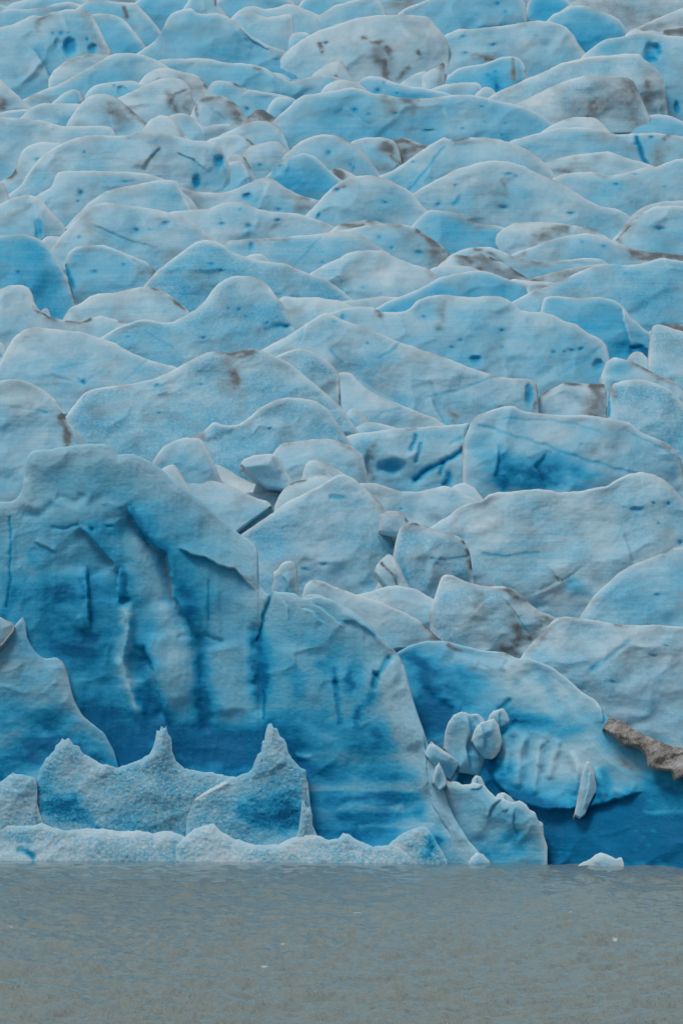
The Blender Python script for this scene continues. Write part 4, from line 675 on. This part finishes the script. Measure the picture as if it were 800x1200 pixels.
# cliff on the right
wall = ice('ice_cliff', 'hollowed deep blue cliff with a dimpled pale upper lip beside the fallen blocks', '452,780 466,764 480,756 500,751 520,751 545,757 565,762 590,764 606,772 617,770 645,781 665,796 680,810 697,820 704,830 715,845 735,856 755,866 775,872 800,880 860,892 960,905', 1012,
  'b 592,882 630,895 666,895;22;-.20|k 630,890;55;.9|r 634,866 628,890 626,934;4.5;6|r 656,866 648,888 642,914;4.5;5|r 614,860 607,890 605,924;5;6|r 592,874 590,910;4.5;4|r 668,878 675,905 671,934;4;6|g 575,905 579,876 590,858 604,846;3;4;.28|g 642,872 637,905;3;2;.1|g 620,866 616,915;3;2;.1|g 600,866 598,905;3;2;.1|r 694,898 702,915 704,940;4;5|b 650,958 800,950;2.5;-.18|b 700,984 800,978;2;-.2|b 655,1000 720,998;2;-.16|b 640,992 700,990;2.5;.2|b 600,795 660,835 705,885;30;-.20|b 640,880 700,905;26;-.1|b 660,966 760,962;3;.15|b 650,978 720,976;2.5;-.12|b 680,995 790,990;2.5;-.1|b 640,985 820,995;30;.4|s 760,925 725,936 690,946 640,950 600,937 580,917 570,892;38;11;.22|b 500,790 520,820 500,845;20;.44|b 540,790 556,800;16;.28|b 488,770 500,800;9;.3|b 515,830 525,850;12;.3|b 560,790;14;.2|d 525,756 540,764;2.2;.9|d 560,778 575,784 590,786;2;.4|d 588,765 600,766;3;.5|g 585,785 592,775;2;1;.2|r 490,800 510,822;4;-2|r 530,770 560,778;6;3|b 525,775 545,775;7;-.15|r 515,815 540,830;5;3|b 514,812 530,822;4;-.2'
  '|b 600,790 640,800 670,820;20;-.14|m 637,797;9;11;.2|m 655,825;12;11;.16|m 664,842;8;10;.14|m 628,783;7;8;.14|m 682,838;9;9;.12|m 672,818;7;9;.14|m 645,812;6;7;.14|m 618,792;8;8;.12|m 606,800;6;9;.12|k 650,820;50;.7|r 680,812 698,824 704,836;6;2'
  '|c 583,832 590,826 596,820;2.5;3;.35|b 600,842 640,848;9;.35|b 700,850 730,890;14;.14|b 655,860 672,856;10;.30|s 704,824 706,838 706,850;6;4;.3'
  '|b 570,880 590,930 640,952;16;.46|b 540,900 570,920;14;.4|b 600,965 660,960 740,975 820,985;24;.55|b 650,1000 820,1006;12;.42|b 690,940 720,950 780,930;20;.38|b 710,905 700,930;9;.40|b 770,905 790,925;14;.25'
  '|u 736,906;22;6|b 738,905;18;-.28|d 735,898 728,894;4;.55|d 724,888 740,910;16;.22|r 716,926 734,930 744,918;4;4|k 735,905;20;.4'
  '|u 770,960;26;5|b 768,955 780,935;14;-.24|b 750,965 790,968;8;-.10|r 700,980 740,968;3;2|b 672,972 690,985;3;-.3|b 735,1000 752,1005;9;-.35|b 660,985 720,987;3;-.12|b 640,970 800,975;2.5;-.1|k 760,950;40;.3',
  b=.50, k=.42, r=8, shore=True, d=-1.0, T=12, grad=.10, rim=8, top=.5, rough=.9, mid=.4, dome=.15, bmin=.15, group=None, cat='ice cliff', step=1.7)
ice('ice_fin', 'pale curved fin under the ribbed lip', '673,952 676,936 680,914 685,896 688,891 692,894 695,902 697,914 700,926', 955, 's 682,948 688,925 690,900;6;3;.1', b=.22, k=.36, r=4, d=390.2, bot='673,954 680,958 685,954 690,942 696,930 701,926', T=2, parent=wall, rough=.4, step=1.1)
ice('ledge', 'rubble-strewn grey brown ledge of moraine debris', '707,850 712,842 720,842 728,846 735,850 746,857 755,861 765,866 775,870 788,874 802,878 860,892', 1012,
  'u 735,856;8;5|u 752,868;9;6|u 775,885;12;6|u 760,880;8;5|u 720,852;8;4|u 790,888;9;5', b=.1, k=.42, r=4, d=-2.6, shore=True, bot='707,853 718,860 726,867 731,872 740,872 752,876 757,884 761,896 766,900 780,901 788,902 791,913 802,908 860,930', T=2.5, parent=wall, mat=DEBRIS, rough=3.2, fine=9, jag=2.4, sharp=True, step=1.2)
# fallen blocks between the two cliffs
def BL(name, label, pts, yb, f='', **kw):
    kw.setdefault('group', None); kw.setdefault('T', 4); kw.setdefault('step', 1.2); kw.setdefault('rough', .8); kw.setdefault('r', 4); kw.setdefault('fc', .3); kw.setdefault('jag', .8); kw.setdefault('sharp', True); kw['b'] = kw.get('b', .22) + .07
    return ice(name, label, pts, yb, f, cat=name.replace('_', ' '), **kw)
BL('ice_block', 'upright angular fallen block in the recess, top cracked, under a round knob', '520,872 521,858 525,846 531,838 540,834 551,837 560,836 566,842 571,852 573,868 571,880 575,892 579,902 583,918', 915, 's 547,836 550,856 546,876 552,904;12;6;.16|s 566,890 560,876 562,858 552,848;7;4;.1|b 530,865;9;.30|b 526,880;6;.2|g 556,842 566,856 572,864;2;1.5;.15', b=.25, k=.2, d=400.4, bot='520,876 530,890 536,898 534,904 546,906 555,908 566,914 578,918 584,921')
BL('ice_block', 'blocky lump of pale ice leaning on the upright angular block', '553,864 556,854 563,846 572,844 578,842 584,849 586,858 588,868 585,878 578,887', 890, 'b 575,880;6;.12|s 560,848 568,862 566,880;8;4;.12', b=.21, k=.2, d=398.9, bot='553,867 558,876 564,883 568,888 577,889 585,880 588,870')
BL('ice_block', 'knob of ice caught under the dimpled lip', '571,846 573,838 578,833 584,831 589,830 594,835 597,844', 848, 's 586,832 584,840 586,850;5;2;.1', b=.22, k=.2, d=401.2, bot='571,847 578,849 587,852 594,849 598,845', T=3)
BL('ice_block', 'wedge-shaped plank of ice jammed beside the blue-banded cliff foot', '498,882 501,874 505,869 512,874 525,883 532,888 537,893', 905, 'b 520,900;8;.08|r 505,872 530,890;3;1.5', b=.26, k=.2, d=398.6, bot='498,884 508,896 516,908 527,913 533,903 538,894', T=3)
BL('ice_chunk', 'small sharp chunk of ice on top of the large collapsed block', '551,922 553,913 557,908 563,910 567,917 569,924', 926, 's 559,908 560,918 558,926;5;2.5;.1', b=.18, k=.3, d=398.0, bot='551,924 560,930 569,926', T=2)
BL('ice_chunk', 'triangular chip of ice beside the collapsed block, against the blue-banded cliff foot', '507,912 510,899 514,893 519,903 523,914', 922, '', b=.22, k=.3, d=396.6, bot='507,916 515,926 524,918', T=2)
BL('ice_chunk', 'cracked slab fragment lying on the far shoulder of the collapsed block', '578,938 583,930 590,928 598,933 606,936 611,944', 950, 's 592,929 590,938 594,948;5;2.5;.1', b=.19, k=.5, d=396.6, bot='578,942 590,952 602,952 611,948', T=2.5)
BL('ice_chunk', 'low wet chunk of ice at the waterline in front of the collapsed block', '546,1018 551,1006 558,999 566,1001 572,1008 578,1018', 1014, '', b=.3, k=.5, d=392.5, bot='546,1020 578,1020', T=2.5)
BL('ice_block', 'large collapsed ice block standing in the water with a bulging flank', '512,944 516,924 521,911 527,916 535,916 542,920 549,919 556,917 562,919 568,920 574,928 581,935 590,936 599,940 608,938 616,942 620,949 627,953 630,961 636,965 637,979 641,992 641,1016', 1011,
  's 567,915 562,924 550,925;5;2.5;.15|b 590,965 598,975;12;.22|s 603,945 600,966 606,985;10;3;.12|r 551,915 556,950 560,985;10;4|s 590,936 576,945 572,960;9;4;.12|m 602,978;7;10;.16|m 618,985;8;9;.14|b 590,990 570,1000;12;.20|b 540,940;10;-.1|r 585,940 592,950;5;4|b 606,955;9;.18|k 570,950;50;.25|b 525,925 530,945;5;-.1|m 608,996;8;8;.2', b=.28, k=.22, shore=True, d=-2.9, r=7, T=8, fc=.14)
BL('ice_chunk', 'low white ice chunk at the waterline under the hollowed deep blue cliff', '674,1016 684,1010 692,1006 698,1001 703,999 711,1001 716,1004 721,1007 725,1005 728,1005 730,1010 731,1018', 1014, 'r 703,1000 698,1012;4;2', b=.10, k=.5, shore=True, d=-6.5, r=6, T=3)
# fans of collapsed ice along the waterline
def FAN(name, label, pts, yb=1008, f='', **kw):
    kw.setdefault('b', .26); kw.setdefault('k', .30); kw.setdefault('sp', .6); kw.setdefault('d', -4.0)
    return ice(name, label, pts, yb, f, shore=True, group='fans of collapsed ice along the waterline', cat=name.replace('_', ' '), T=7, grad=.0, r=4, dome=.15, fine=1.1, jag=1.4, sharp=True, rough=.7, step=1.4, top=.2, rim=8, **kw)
FAN('ice_cone', 'ragged double-peaked apron of crushed ice at the foot of the tall cliff', '34,934 40,922 44,912 48,900 54,889 64,880 66,873 70,871 73,865 77,867 81,864 86,872 92,874 98,882 105,887 120,896 137,899 155,894 166,889 175,884 180,875 182,866 184,856 187,858 189,851 193,854 195,851 197,860 201,866 202,880 207,893 216,900 232,904 257,907 275,910 292,924', 1007,
    'b 60,925 78,935;18;.30|b 50,945 100,958;12;.22|b 80,895;24;.14|b 105,968 115,972;5;.25|b 78,947 90,930;4;.25|b 140,960 160,965;18;.14|r 190,855 180,885 165,905;8;3|b 215,940;24;.10|b 190,880;10;.05|r 90,925 120,905 130,890;8;3')
FAN('ice_cone', 'small blunt mound of crushed ice at the frame edge', '-160,935 -60,930 -20,922 0,917 8,911 15,906 20,908 26,907 34,910 43,912 44,920 42,932 46,950 52,965', 1007, 'b 5,955;12;.1', b=.22, d=-4.6)
FAN('ice_cone', 'pyramid-topped cone of ice with a deep blue base', '218,946 225,940 235,932 245,925 258,918 270,912 284,908 295,902 300,889 302,884 306,881 307,870 310,868 311,858 314,849 318,847 320,852 325,854 328,862 332,865 336,872 338,883 343,890 347,894 353,900 359,902 358,908 361,918 363,938 366,966', 1008,
    'b 290,945 340,945;16;.42|b 300,965 350,965;14;.45|b 320,925 345,925;9;.14|b 316,880;10;-.06|b 265,960;14;.16|r 316,850 318,880 330,900;9;3|r 226,940 248,927 270,915;3;3|b 228,938 262,918;3;-.2|b 340,985;14;.35', d=-4.4, b=.3, k=.28)
FAN('ice_spire', 'thin white spire of ice beside the pyramid-topped cone', '344,990 350,972 352,955 353,944 355,938 358,943 360,948 364,946 366,954 366,966 370,976 376,986', 1008, '', d=-5.4, b=.2, k=.2)
FAN('snow_fan', 'low white fan of crushed ice spilling towards the rounded buttress', '206,992 216,981 227,972 234,969 240,967 246,966 251,966 256,971 262,976 272,981 282,985 300,990 313,991 320,990 327,989 334,985 342,982 358,979 373,979 380,983 386,985 396,982 402,975 407,977 412,980 418,984 425,987 436,992 452,990 468,992 484,1002', 1008,
    'b 250,990;12;.10|b 300,1000;60;.03|r 245,968 240,985;6;2', d=-6.6, b=.15, k=.6)
FAN('snow_fan', 'drip-streaked white skirt of crushed ice along the waterline at the tall cliff', '-160,972 -60,968 0,966 30,968 50,965 62,970 80,973 100,971 120,971 140,974 160,973 180,976 200,974 222,982 236,994', 1007,
    'c 22,995 32,999 40,1003;3.2;2.5;.42|c 33,1001 38,1006;3;2.5;.4|b 150,990;40;.05|b 10,980 30,985;8;.12|g 28,972 26,990;3;1;.03|g 90,974 88,1000;3;1;.03|g 140,976 141,1000;4;1;.03|g 180,978 178,1000;4;1;.03|g 64,974 66,995;3;1;.02', d=-6.0, b=.17, k=.6)
FAN('snow_fan', 'crumbly grey-white mound between the white fan and the buttress foot', '434,1004 444,996 453,991 460,985 468,979 476,974 486,970 495,967 501,970 506,977 511,986 517,996 524,1009', 1010,
    'b 508,985 502,1000;6;.40|r 488,972 478,992;6;2|b 462,975;5;.2', d=-6.4, b=.22, k=.5)
